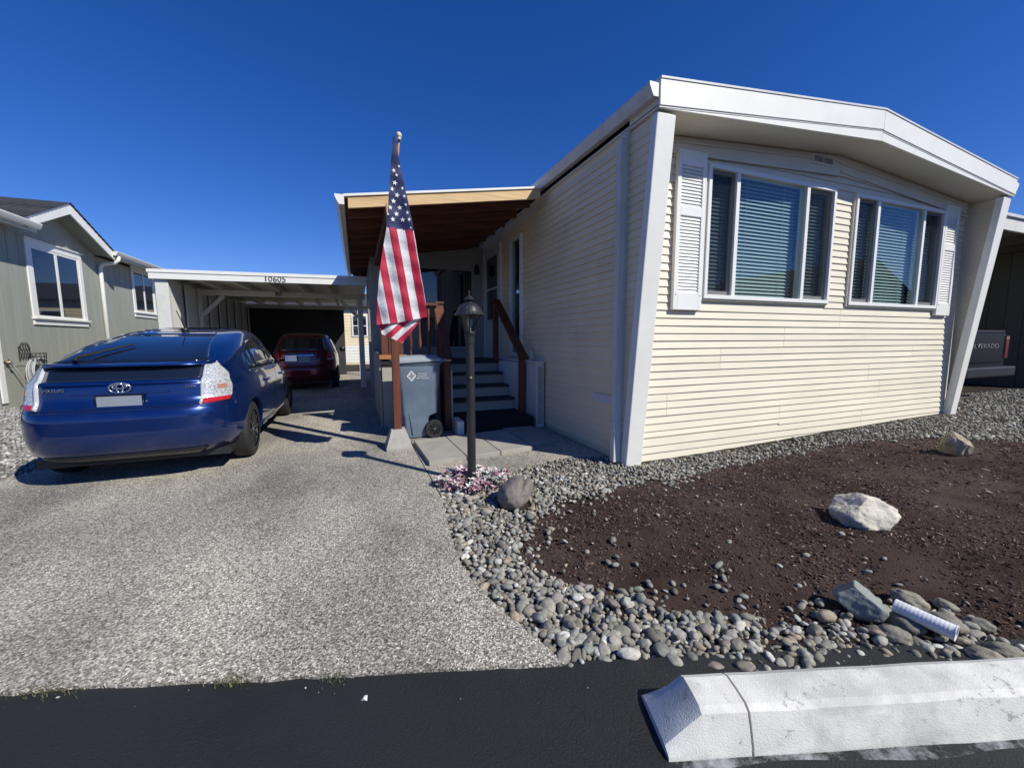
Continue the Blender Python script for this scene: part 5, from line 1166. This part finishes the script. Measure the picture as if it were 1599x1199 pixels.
def star_mesh(r):
    sm = MB(); pts = [((r if k % 2 == 0 else r*0.40)*math.sin(math.pi*k/5), 0, (r if k % 2 == 0 else r*0.40)*math.cos(math.pi*k/5)) for k in range(10)]
    sm.add(pts+[(0,0,0)], [(k, (k+1) % 10, 10) for k in range(10)]); return sm.mesh('star', M_['print'])
stm = star_mesh(0.028)
for (px_, py_, s_) in ((625.4,283.3,1),(621.2,293.3,.8),(627.9,301.7,1),(622.6,311.2,1),(617.6,322.2,.9),(631.2,320,1),(626.2,330.5,1),(620.6,339.7,1),(634.7,338.9,1),(635.9,290.3,.6),(638.1,302.5,.6),(639.8,315.4,.6),(641.8,327.5,.65),(643.8,338.4,.7),(624.3,265.6,.8),(628,272,.6),(632,258,.5),(613.8,333,.5),(646,351,.4)):
    X, Z = fx(px_), fz(py_); o = put('star', stm, flag); e = 0.004
    dydx = (flag_y(X+e, Z)-flag_y(X-e, Z))/(2*e)
    o.matrix_parent_inverse = Matrix.Identity(4)
    o.matrix_local = Matrix.Translation(Vector((X, flag_y(X, Z)-0.006, Z))-flag.location) @ Matrix.Rotation(math.atan(dydx), 4, 'Z') @ Matrix.Rotation(random.uniform(-.25, .25), 4, 'Y') @ Matrix.Diagonal((s_, 1, min(1, s_*1.15), 1))

# ================================================================== HOSE ON THE NEIGHBOUR'S WALL
hr = thing('hose_hanger', 'black wrought iron hose hanger on the grey neighbouring wall', 'hose hanger', (-6.5, 11.55, 0.9))
ir = MB(); xw = -6.525
arch = [(xw, 11.42+0.30*t, 1.02+0.26*(1 if 0.12 < t < 0.88 else 0.80)+0.03*math.sin(math.pi*t)) for t in np.linspace(0, 1, 11)]
ir.tube([(xw, 11.42, 0.95)]+arch+[(xw, 11.72, 0.95)], 0.008, 6)
for k in range(4):
    a = 11.44+k*0.07
    ir.tube([(xw, a, 0.97), (xw, a+0.07, 1.12), (xw, a+0.02, 1.27)], 0.006, 5); ir.tube([(xw, a+0.07, 0.97), (xw, a, 1.12), (xw, a+0.05, 1.27)], 0.006, 5)
ir.build('lattice_back', M_['iron'], hr)
bk_ = MB()
for z, r in ((1.08, 0.17), (1.0, 0.16), (0.93, 0.145)): bk_.tube([(xw+0.12+0.11*math.cos(t), 11.72+r*math.sin(t), z) for t in np.linspace(0, 2*math.pi, 25)], 0.006, 5)
for t in np.linspace(0, 2*math.pi, 12, endpoint=False): bk_.tube([(xw+0.12+0.11*math.cos(t), 11.72+0.17*math.sin(t), 1.08), (xw+0.12+0.09*math.cos(t), 11.72+0.14*math.sin(t), 0.90)], 0.005, 5)
bk_.build('basket', M_['iron'], hr)
hs_ = thing('garden_hose', 'grey garden hose coiled over the iron hanger by the neighbouring wall', 'hose', (-6.4, 11.7, 0.6))
pts = []
for k in range(13*28):
    t = 2*math.pi*k/28; lp = k//28; rr_ = random.Random(lp); r1, r2_h = 0.20+0.09*rr_.random(), 0.34+0.10*rr_.random(); oy = 0.05*(rr_.random()-0.5); ox = 0.10*rr_.random()
    pts.append((-6.46+ox+0.02*math.sin(t*2), 11.72+oy+r1*math.sin(t), 0.98-r2_h+r2_h*math.cos(t)))
MB().tube(pts, 0.013, 7).build('coil', M_['hose'], hs_, smooth=True)
MB().tube([(-6.50, 11.05, 0.92), (-6.46, 11.1, 0.86), (-6.44, 11.3, 0.55), (-6.42, 11.6, 0.22), (-6.42, 11.85, 0.12), (-6.44, 11.9, 0.3)], 0.013, 8).build('tail', M_['hose'], hs_, smooth=True)
MB().tube([(-6.54, 11.03, 0.93), (-6.44, 11.03, 0.93), (-6.43, 11.04, 0.88)], 0.018, 8).box(-6.49, -6.47, 11.0, 11.06, 0.95, 0.99).build('faucet', M_['brass'], hs_, smooth=False)

# ================================================================== FLOWERS ROUND THE LAMP
fb = thing('flower_ring', 'ring of pink and white silk flowers round the foot of the lamp post', 'flowers', (LX, LY, 0))
PET = [islandmat('pink_petals', [(0,(0.62,0.30,0.38)),(0.5,(0.72,0.45,0.52)),(1,(0.78,0.60,0.64))], 0.7, 0.1), islandmat('white_petals', [(0,(0.66,0.63,0.60)),(1,(0.80,0.78,0.76))], 0.7, 0.1), islandmat('mauve_petals', [(0,(0.30,0.13,0.18)),(0.6,(0.5,0.26,0.32)),(1,(0.65,0.5,0.52))], 0.7, 0.1), islandmat('pale_leaves', [(0,(0.16,0.20,0.17)),(0.6,(0.36,0.40,0.36)),(1,(0.55,0.58,0.54))], 0.7, 0.1)]
def leaf(mb, base, d, L, w, droop):
    d = Vector(d).normalized(); sd = d.cross(Vector((0,0,1)))
    if sd.length < 1e-3: sd = Vector((1,0,0))
    sd.normalize(); up = sd.cross(d); base = Vector(base); rows = []
    for t, ww in ((0, 0.25), (0.35, 0.9), (0.7, 1.0), (1.0, 0.15)):
        c = base+d*L*t-Vector((0,0,1))*droop*L*t*t
        rows += [c-sd*w*ww*0.5+up*0.15*w, c, c+sd*w*ww*0.5+up*0.15*w]
    n = [(3*k+i, 3*k+i+1, 3*k+i+4, 3*k+i+3) for k in range(3) for i in range(2)]
    mb.add(rows, n)
rf = random.Random(5)
for k in range(130):
    a = rf.random()*2*math.pi; r = 0.07+0.24*math.sqrt(rf.random()); cx_, cy_ = LX+1.12*r*math.cos(a)+0.02, LY+0.95*r*math.sin(a)-0.02; hgt = 0.03+0.095*rf.random()*(1.25-r/0.32)
    mb = MB(); kind = rf.choices([0, 1, 2, 3], [4, 3, 2.5, 2])[0]
    n = 9 if kind < 3 else 5
    for j in range(n):
        b_a = 2*math.pi*j/n+rf.random()*0.5; el = rf.uniform(0.15, 1.1)
        leaf(mb, (cx_, cy_, hgt), (math.cos(b_a)*math.cos(el), math.sin(b_a)*math.cos(el), math.sin(el)), rf.uniform(0.035, 0.062) if kind < 3 else rf.uniform(0.06, 0.10), rf.uniform(0.018, 0.03), rf.uniform(0.1, 0.6))
    mb.tube([(cx_, cy_, -0.03), (cx_, cy_, hgt)], 0.003, 5)
    mb.build('flower' if kind < 3 else 'leaf_sprig', PET[kind], fb, smooth=True)

# ================================================================== ROCKS
def blob(name, seed, sub, size, rough_amp=0.12, freq=1.6, planes=0, fn=None, mats=None, smooth_=True):
    bm = bmesh.new(); bmesh.ops.create_icosphere(bm, subdivisions=sub, radius=1.0); rr_ = random.Random(seed)
    cuts = []
    for k in range(planes):
        n = Vector((rr_.gauss(0,1), rr_.gauss(0,1), rr_.gauss(0,0.8))).normalized(); cuts.append((n, rr_.uniform(0.55, 0.85)))
    for v in bm.verts:
        p = v.co.copy()
        for n, dd in cuts:
            e = p.dot(n)-dd
            if e > 0: p -= n*e*0.97
        w = mnoise.noise(p*freq+Vector((seed*3.1, 0, 0)))*rough_amp+mnoise.noise(p*freq*3.3+Vector((0, seed*1.7, 0)))*rough_amp*0.45+(mnoise.noise(p*freq*9+Vector((0, 0, seed)))*rough_amp*0.18 if sub > 2 else 0)
        p *= 1+w
        if fn: p = fn(p)
        v.co = Vector((p.x*size[0], p.y*size[1], p.z*size[2]))
    me = bpy.data.meshes.new(name); bm.to_mesh(me); bm.free()
    if mats: me.materials.append(mats)
    me.polygons.foreach_set('use_smooth', [smooth_]*len(me.polygons)); return me
def rock(name, label, me, loc, rot, cat='rock', group=None):
    o = put(name, me); o.location = loc; o.rotation_euler = rot; return tag(o, label, cat, group)
R_white = mat('pale_quartzite', (0.56, 0.52, 0.43), 0.85, 0.25, 9, bump=0.7, bscale=45, bdist=0.012, dirt=(0.30,0.29,0.25), dscale=13, damt=0.7)
R_tan = mat('lichen_tan_rock', (0.36, 0.31, 0.22), 0.9, 0.3, 12, bump=0.7, bscale=55, bdist=0.012, dirt=(0.14,0.13,0.10), dscale=16, damt=0.7)
R_grey = mat('warm_grey_boulder', (0.20, 0.175, 0.155), 0.85, 0.12, 6, bump=0.35, bscale=90, bdist=0.006, dirt=(0.11,0.10,0.09), dscale=9, damt=0.4)
R_green = mat('green_grey_rock', (0.22, 0.245, 0.225), 0.8, 0.15, 9, bump=0.5, bscale=60, bdist=0.008, dirt=(0.34,0.36,0.32), dscale=14, damt=0.5)
def cleft(p):
    d = p.x*0.80-p.y*0.35+p.z*0.30-0.34; k = math.exp(-(d/0.11)**2)*max(0, min(1, (p.z+0.35)*1.1)); p = p*(1-0.24*k)
    p.z *= 1.0+0.12*math.sin(p.x*2); p.x += 0.18*p.z; return p
rock('boulder', 'smooth warm grey boulder with a cleft beside the lamp post flowers', blob('boulder', 3, 5, (0.120, 0.165, 0.165), 0.11, 1.2, 0, cleft, R_grey), (1.165, 3.0, 0.075), (RAD(-18), RAD(33), RAD(-14)))
PV = lambda ang: RAD(-ang)
rock('jagged_rock', 'pale cream jagged rock lying on the mulch nearest the curb', blob('jagged_rock', 47, 5, (0.235, 0.17, 0.145), 0.12, 2.2, 13, None, R_white, True), (3.27, 1.67, 0.095), (RAD(0), RAD(0), RAD(-62)))
rock('upright_rock', 'small tan upright rock on the mulch near the right house corner', blob('upright_rock', 8, 5, (0.125, 0.10, 0.175), 0.13, 1.4, 9, None, R_tan, True), (5.85, 2.19, 0.20), (RAD(16), RAD(14), RAD(-60)))
rock('angular_rock', 'green grey angular rock at the upper end of the white pipe', blob('angular_rock', 14, 5, (0.108, 0.085, 0.085), 0.12, 1.3, 8, None, R_green, True), (2.28, 1.13, 0.04), (RAD(6), RAD(4), RAD(-72)))
cob = [blob('cobble', 40+i, 4, (1, 0.70, 0.56), 0.22, 1.5, 0, None, None) for i in range(5)]
COB_M = islandmat('river_cobble', [(0, (0.15,0.15,0.13)), (0.3, (0.24,0.225,0.18)), (0.6, (0.17,0.18,0.16)), (0.85, (0.28,0.25,0.195)), (1, (0.23,0.22,0.19))], 0.75, 0.35)
for me in cob: me.materials.append(COB_M)
for i, (x, y, L, rz, lab) in enumerate(((2.235, 0.965, 0.075, -62, 'rounded blue grey cobble below the angular green rock'), (2.36, 0.985, 0.085, -85, 'long grey cobble lying along the near side of the white pipe'), (2.60, 1.075, 0.085, -70, 'long tan cobble above the head of the white pipe'), (2.55, 0.92, 0.09, -80, 'large mottled cobble on the far side of the white pipe'), (2.44, 0.735, 0.075, -60, 'olive cobble pair member nearest the curb below the pipe mouth'), (2.56, 0.735, 0.07, -50, 'rounded olive grey cobble right of the pipe mouth near the curb'), (2.73, 0.99, 0.055, -75, 'flat grey cobble at the mulch edge beyond the pipe'), (2.70, 0.86, 0.06, -70, 'dark grey cobble right of the pipe at the mulch edge'), (2.16, 3.30, 0.055, 10, 'single pale round cobble on the gravel by the downspout'), (0.735, 3.25, 0.055, 20, 'greenish round cobble at the driveway edge under the flowers'), (1.50, 2.09, 0.033, 40, 'lone dark round stone out on the mulch'))):
    o = put('cobble', cob[i % 5]); s = L*0.86; o.scale = (s, s, s); o.location = (x, y, bed_z1(x, y)+s*0.40); o.rotation_euler = (random.uniform(-.12, .12), random.uniform(-.12, .12), RAD(rz)); tag(o, lab, 'cobble', 'large cobbles')
# corrugated pipe end
pp = thing('drain_pipe', 'short white corrugated drain pipe end lying among the cobbles', 'pipe', (2.40, 0.94, 0.05))
A_, B_ = Vector((2.375, 1.035, 0.055)), Vector((2.415, 0.83, 0.045)); axis = (B_-A_); Lp_ = axis.length; axis.normalize(); qr = axis.to_track_quat('Z', 'Y').to_matrix()
prof = [(0.029, 0.0)]
for k in range(15): z = Lp_*k/15; prof += [(0.0328, z+0.001), (0.0334, z+0.004), (0.0334, z+Lp_/30+0.002), (0.0328, z+Lp_/30+0.005)]
prof += [(0.0355, Lp_-0.004), (0.0355, Lp_), (0.030, Lp_), (0.028, Lp_-0.05), (0.027, 0.03)]
MB().lathe(prof, 28, A_, qr).build('pipe_body', M_['pipe'], pp, autosmooth=1.2)
MB().lathe([(0.001, 0), (0.028, 0.0), (0.028, 0.004), (0.001, 0.004)], 24, A_+axis*(Lp_-0.045), qr).build('dark_bore', M_['soil'], pp)

# ---- river pebbles
def ico(sub, seed, amp=0.12):
    me = blob('tmp', seed, sub, (1, 0.8, 0.58), amp, 1.1); v = np.array([x.co[:] for x in me.vertices]); f = np.array([p.vertices[:] for p in me.polygons]); bpy.data.meshes.remove(me); return v, f
def scatter_mesh(name, m, shapes, P, S, seed, tilt=0.35, smooth_=True):
    r = np.random.default_rng(seed); V, F = [], []; base = 0
    for i in range(len(P)):
        v, f = shapes[i % len(shapes)]; a = r.random()*2*math.pi; tx, ty = r.normal(0, tilt, 2)
        R = np.array(Matrix.Rotation(a, 3, 'Z') @ Matrix.Rotation(tx, 3, 'X') @ Matrix.Rotation(ty, 3, 'Y'))
        sc = S[i]*np.array([1+0.25*r.normal(), 1+0.12*r.normal(), 1+0.15*r.normal()])
        V.append((v*sc)@R.T+P[i]); F.append(f+base); base += len(v)
    V = np.concatenate(V); F = np.concatenate(F); me = bpy.data.meshes.new(name)
    me.vertices.add(len(V)); me.vertices.foreach_set('co', V.astype(np.float32).ravel())
    k = F.shape[1]; me.loops.add(F.size); me.loops.foreach_set('vertex_index', F.astype(np.int32).ravel())
    me.polygons.add(len(F)); me.polygons.foreach_set('loop_start', np.arange(0, F.size, k, dtype=np.int32))
    me.materials.append(m); me.update(calc_edges=True); me.validate()
    me.polygons.foreach_set('use_smooth', [smooth_]*len(me.polygons)); return put(name, me)
EP = np.array(edge_pts)
def left_edge(y): return np.interp(y, EP[:,1], EP[:,0])
def gravel_ok(x, y):
    u = (x-RO[0])*RU[0]+(y-RO[1])*RU[1]; v = (x-RO[0])*RV[0]+(y-RO[1])*RV[1]
    top = np.interp(x, [0.6, 0.75, 1.0, 1.37, 1.8, 2.2, 2.45, 2.66, 2.75, 9.0, 9.3, 10, 16], [3.36, 3.52, 3.66, 3.763, 3.9, 3.99, 3.9, 3.80, 3.50, 3.52, 3.6, 4.8, 4.6])
    return (v > 0.015+0.02*np.sin(x*7)-0.085*smooth((x-0.95)/0.6)) & (y < top) & (x > np.where(y < 3.33, left_edge(y), 0.63)-0.012)
def hexgrid(x0, x1, y0, y1, s, seed, jit=0.32):
    r = np.random.default_rng(seed); X, Y = np.meshgrid(np.arange(x0, x1, s), np.arange(y0, y1, s*0.866), indexing='ij')
    X = X+(np.arange(X.shape[1]) % 2)*s/2; X = X+r.normal(0, s*jit*0.6, X.shape); Y = Y+r.normal(0, s*jit*0.6, Y.shape); return X.ravel(), Y.ravel()
PX_, PY_, PS_, PZ_ = [], [], [], []
for (x0, x1, y0, y1, s, lay, seed) in ((0.5, 4.2, 0.4, 4.1, 0.0325, 0, 1), (0.5, 4.2, 0.4, 4.1, 0.046, 1, 2), (4.2, 8.6, 2.0, 3.6, 0.046, 0, 3), (4.2, 8.6, 2.0, 3.6, 0.075, 1, 6), (8.6, 15, 1.2, 4.9, 0.062, 0, 4)):
    X, Y = hexgrid(x0, x1, y0, y1, s, seed); r = np.random.default_rng(seed+50)
    sd_ = sdist(MULCH, X, Y)+np.array([0.07*mnoise.noise(Vector((a*3.5, b_*3.5, 7)))+0.04*mnoise.noise(Vector((a*11, b_*11, 3))) for a, b_ in zip(X, Y)])
    p_keep = np.where(sd_ < -0.02, 1.0, np.exp(-(sd_+0.02)/0.035))
    p_keep = np.where((X > 1.55) & (Y < 1.5) & (X < 2.3), p_keep*0.92, p_keep)
    ok = gravel_ok(X, Y) & (r.random(len(X)) < p_keep*(0.62 if lay else 0.97))
    if x0 > 8: ok &= (X < 9.3) | (Y > 1.5)
    X, Y = X[ok], Y[ok]; S = np.clip(r.lognormal(math.log(0.0178), 0.32, len(X)), 0.012, 0.042)
    near_house = smooth((Y-2.6)/0.6)*smooth((X-1.2)/0.6); S = S*(1-0.16*near_house)
    if x0 > 8: S = S*1.25
    PX_.append(X); PY_.append(Y); PS_.append(S); PZ_.append(bed_z(X, Y)+S*0.28+lay*0.017+r.normal(0, 0.003, len(X)))
# strays on the mulch
r = np.random.default_rng(77); n = 900; X = r.uniform(0.9, 3.2, n); Y = r.uniform(0.95, 3.0, n); sd_ = sdist(MULCH, X, Y)
ok = (sd_ > 0) & (r.random(n) < 0.75*np.exp(-sd_/0.20)); X, Y = X[ok], Y[ok]
cl = np.array([[1.80,1.56],[1.83,1.58],[1.86,1.55],[1.78,1.52],[1.90,1.60],[1.94,1.585],[1.84,1.50],[1.70,1.68],[1.2,2.42],[1.24,2.46],[1.31,2.38],[1.36,1.93],[1.43,1.95]])
X = np.concatenate([X, cl[:,0]]); Y = np.concatenate([Y, cl[:,1]]); S = r.uniform(0.012, 0.024, len(X))
PX_.append(X); PY_.append(Y); PS_.append(S); PZ_.append(bed_z(X, Y)+S*0.3+0.004)
PX_, PY_, PS_, PZ_ = map(np.concatenate, (PX_, PY_, PS_, PZ_))
# keep clear of boulders, cobbles, pipe and flowers
for (bx, by, br) in ((1.165, 3.0, 0.15), (2.30, 1.13, 0.09), (2.39, 0.93, 0.05), (2.38, 1.0, 0.05), (LX, LY, 0.10)):
    k = np.hypot(PX_-bx, PY_-by) > br; PX_, PY_, PS_, PZ_ = PX_[k], PY_[k], PS_[k], PZ_[k]
apparent = PS_/np.sqrt(PX_**2+PY_**2+1.3**2)
vis = (PX_ < 2.9) & (PY_*0.0+PX_*0.38+PY_*0.92 > 1.35)
order = np.argsort(-(apparent*vis)); near, rest = order[:290], order[290:]
peb_me = []
for i in range(8):
    me = blob('pebble', 60+i, 3, (1, 0.8, 0.6), 0.20, 1.5, 0, None, M_['pebble']); peb_me.append(me)
rp = random.Random(9)
for k in near:
    o = put('pebble', peb_me[rp.randrange(8)]); s = float(PS_[k]); o.scale = (s*rp.uniform(0.95, 1.4), s*rp.uniform(0.9, 1.15), s*rp.uniform(0.8, 1.2))
    o.location = (float(PX_[k]), float(PY_[k]), float(PZ_[k])); o.rotation_euler = (rp.gauss(0, .3), rp.gauss(0, .3), rp.random()*6.28)
    tag(o, 'rounded river pebble in the loose bed between driveway, curb and mulch', 'pebble', 'river pebbles nearest the curb and driveway')
mid = rest[np.hypot(PX_[rest], PY_[rest]) < 4.3]; far = rest[np.hypot(PX_[rest], PY_[rest]) >= 4.3]
P3 = np.stack([PX_, PY_, PZ_], -1)
o = scatter_mesh('river_gravel', M_['pebble'], [ico(2, 80+i, 0.2) for i in range(8)], P3[mid], PS_[mid], 11); tag(o, 'rounded grey river gravel along the house front and driveway edge', 'gravel', kind='stuff')
o = scatter_mesh('river_gravel', M_['pebble'], [ico(1, 90+i) for i in range(6)], P3[far], PS_[far], 12); tag(o, 'grey river gravel reaching along the wall to the right corner', 'gravel', kind='stuff')
# crushed gravel in the side yard at left
X, Y = hexgrid(-7.0, -3.0, 4.0, 12.2, 0.048, 21); poly = [(-7, 4), (-4.3, 3.6), (-3.55, 4.7), (-3.15, 5.5), (-3.40, 8.4), (-3.45, 9.5), (-6.5, 12.2), (-7, 12.2)]
k = inside(poly, X, Y); X, Y = X[k], Y[k]; r = np.random.default_rng(5); S = r.uniform(0.012, 0.028, len(X))
o = scatter_mesh('crushed_gravel', M_['crushed'], [ico(1, 100+i, 0.3) for i in range(5)], np.stack([X, Y, -0.012+S*0.3], -1), S, 13, 0.6, False); tag(o, 'pale crushed gravel between the blue car and the grey house', 'gravel', kind='stuff')
# bark chips
def chip(seed):
    rr_ = random.Random(seed); a = [(-1, 0.1*rr_.random(), 0), (0.1, 0.45, 0.05), (1, 0.1, -0.05), (0.0, -0.5, 0.02), (0.1, 0, 0.32), (0, 0, -0.2)]
    return np.array(a), np.array([(0,1,4),(1,2,4),(2,3,4),(3,0,4),(1,0,5),(2,1,5),(3,2,5),(0,3,5)])
r = np.random.default_rng(31); X = np.concatenate([r.uniform(0.85, 4.6, 62000), r.uniform(4.6, 9.3, 16000)]); Y = np.concatenate([r.uniform(0.2, 3.15, 62000), r.uniform(0.2, 3.2, 16000)])
sd_ = sdist(MULCH, X, Y); ok = (r.random(len(X)) < np.where(sd_ > 0, 1.0, 0.55*np.exp(sd_/0.10))) & gravel_ok(X, Y+0.05); X, Y = X[ok], Y[ok]
cl_ = np.array([mnoise.noise(Vector((a*2.2, b_*2.2, 4))) for a, b_ in zip(X, Y)]); ok = r.random(len(X)) < 0.62+0.9*cl_; X, Y = X[ok], Y[ok]
S = r.lognormal(math.log(0.0078), 0.45, len(X)); S = np.clip(S, 0.003, 0.022)*np.where(X > 4.6, 1.5, 1)
o = scatter_mesh('bark_mulch', M_['chip'], [chip(i) for i in range(5)], np.stack([X, Y, bed_z(X, Y)+0.022*np.array([mnoise.noise(Vector((a*4, b_*4, 0)))*0.6+mnoise.noise(Vector((a*13, b_*13, 5)))*0.5+mnoise.noise(Vector((a*31, b_*31, 9)))*0.35 for a, b_ in zip(X, Y)])+0.003+r.normal(0, 0.002, len(X))], -1), S, 15, 0.5, False); tag(o, 'reddish brown bark chips spread over the mulch bed', 'mulch', kind='stuff')

# grass and moss where driveway meets road
gm = islandmat('weed_green', [(0, (0.05,0.075,0.02)), (0.6, (0.11,0.13,0.045)), (1, (0.22,0.19,0.09))], 0.8, 0.1)
for (u0, wd, cnt, hh, lab) in ((-1.32, 0.10, 200, 0.020, 'low green weed tuft where driveway meets road, the greenest one'), (-0.93, 0.08, 110, 0.014, 'dry yellowish weed tuft at the driveway edge nearer the lamp post'), (-2.05, 0.16, 200, 0.011, 'thin mossy growth at the far left driveway edge')):
    mb = MB(); rr_ = random.Random(int(abs(u0)*100))
    for k in range(cnt):
        u = rr_.gauss(u0, wd*0.5); v_ = rr_.gauss(0.0, 0.014); x, y = road_xy(u, v_); a = rr_.random()*6.28; L = hh*rr_.uniform(0.4, 1.2); w = 0.0016
        dx, dy = math.cos(a)*L*0.7, math.sin(a)*L*0.7
        mb.add([(x-math.sin(a)*w, y+math.cos(a)*w, -0.008), (x+math.sin(a)*w, y-math.cos(a)*w, -0.008), (x+dx, y+dy, L)], [(0,1,2)])
    o = mb.build('weed_tuft', gm); tag(o, lab, 'weeds', kind='stuff')
# grit on the asphalt by the driveway edge and curb
r = np.random.default_rng(41); U = r.uniform(-3, 3, 90); V = -np.abs(r.normal(0, 0.07, 90))-0.004; ok = (U < 0.22) | (V > -0.13) | (V < -0.42)
XY = np.array([road_xy(a, c) for a, c in zip(U[ok], V[ok])]); S = r.lognormal(math.log(0.0016), 0.5, len(XY))
o = scatter_mesh('road_grit', M_['crushed'], [ico(1, 130+i, 0.3) for i in range(3)], np.column_stack([XY, np.full(len(XY), -0.0105)]), S, 44, 0.5, False); tag(o, 'loose pale grit sprinkled on the black asphalt', 'grit', kind='stuff')
# white scrap on the asphalt
o = MB().add([(-0.045,1.49,-0.009),(-0.032,1.502,-0.004),(-0.02,1.497,-0.001),(-0.022,1.478,-0.008),(-0.034,1.482,0.002)], [(0,4,1),(1,4,2),(2,4,3),(3,4,0)]).build('paper_scrap', M_['print']); tag(o, 'tiny white scrap lying on the black asphalt', 'litter')
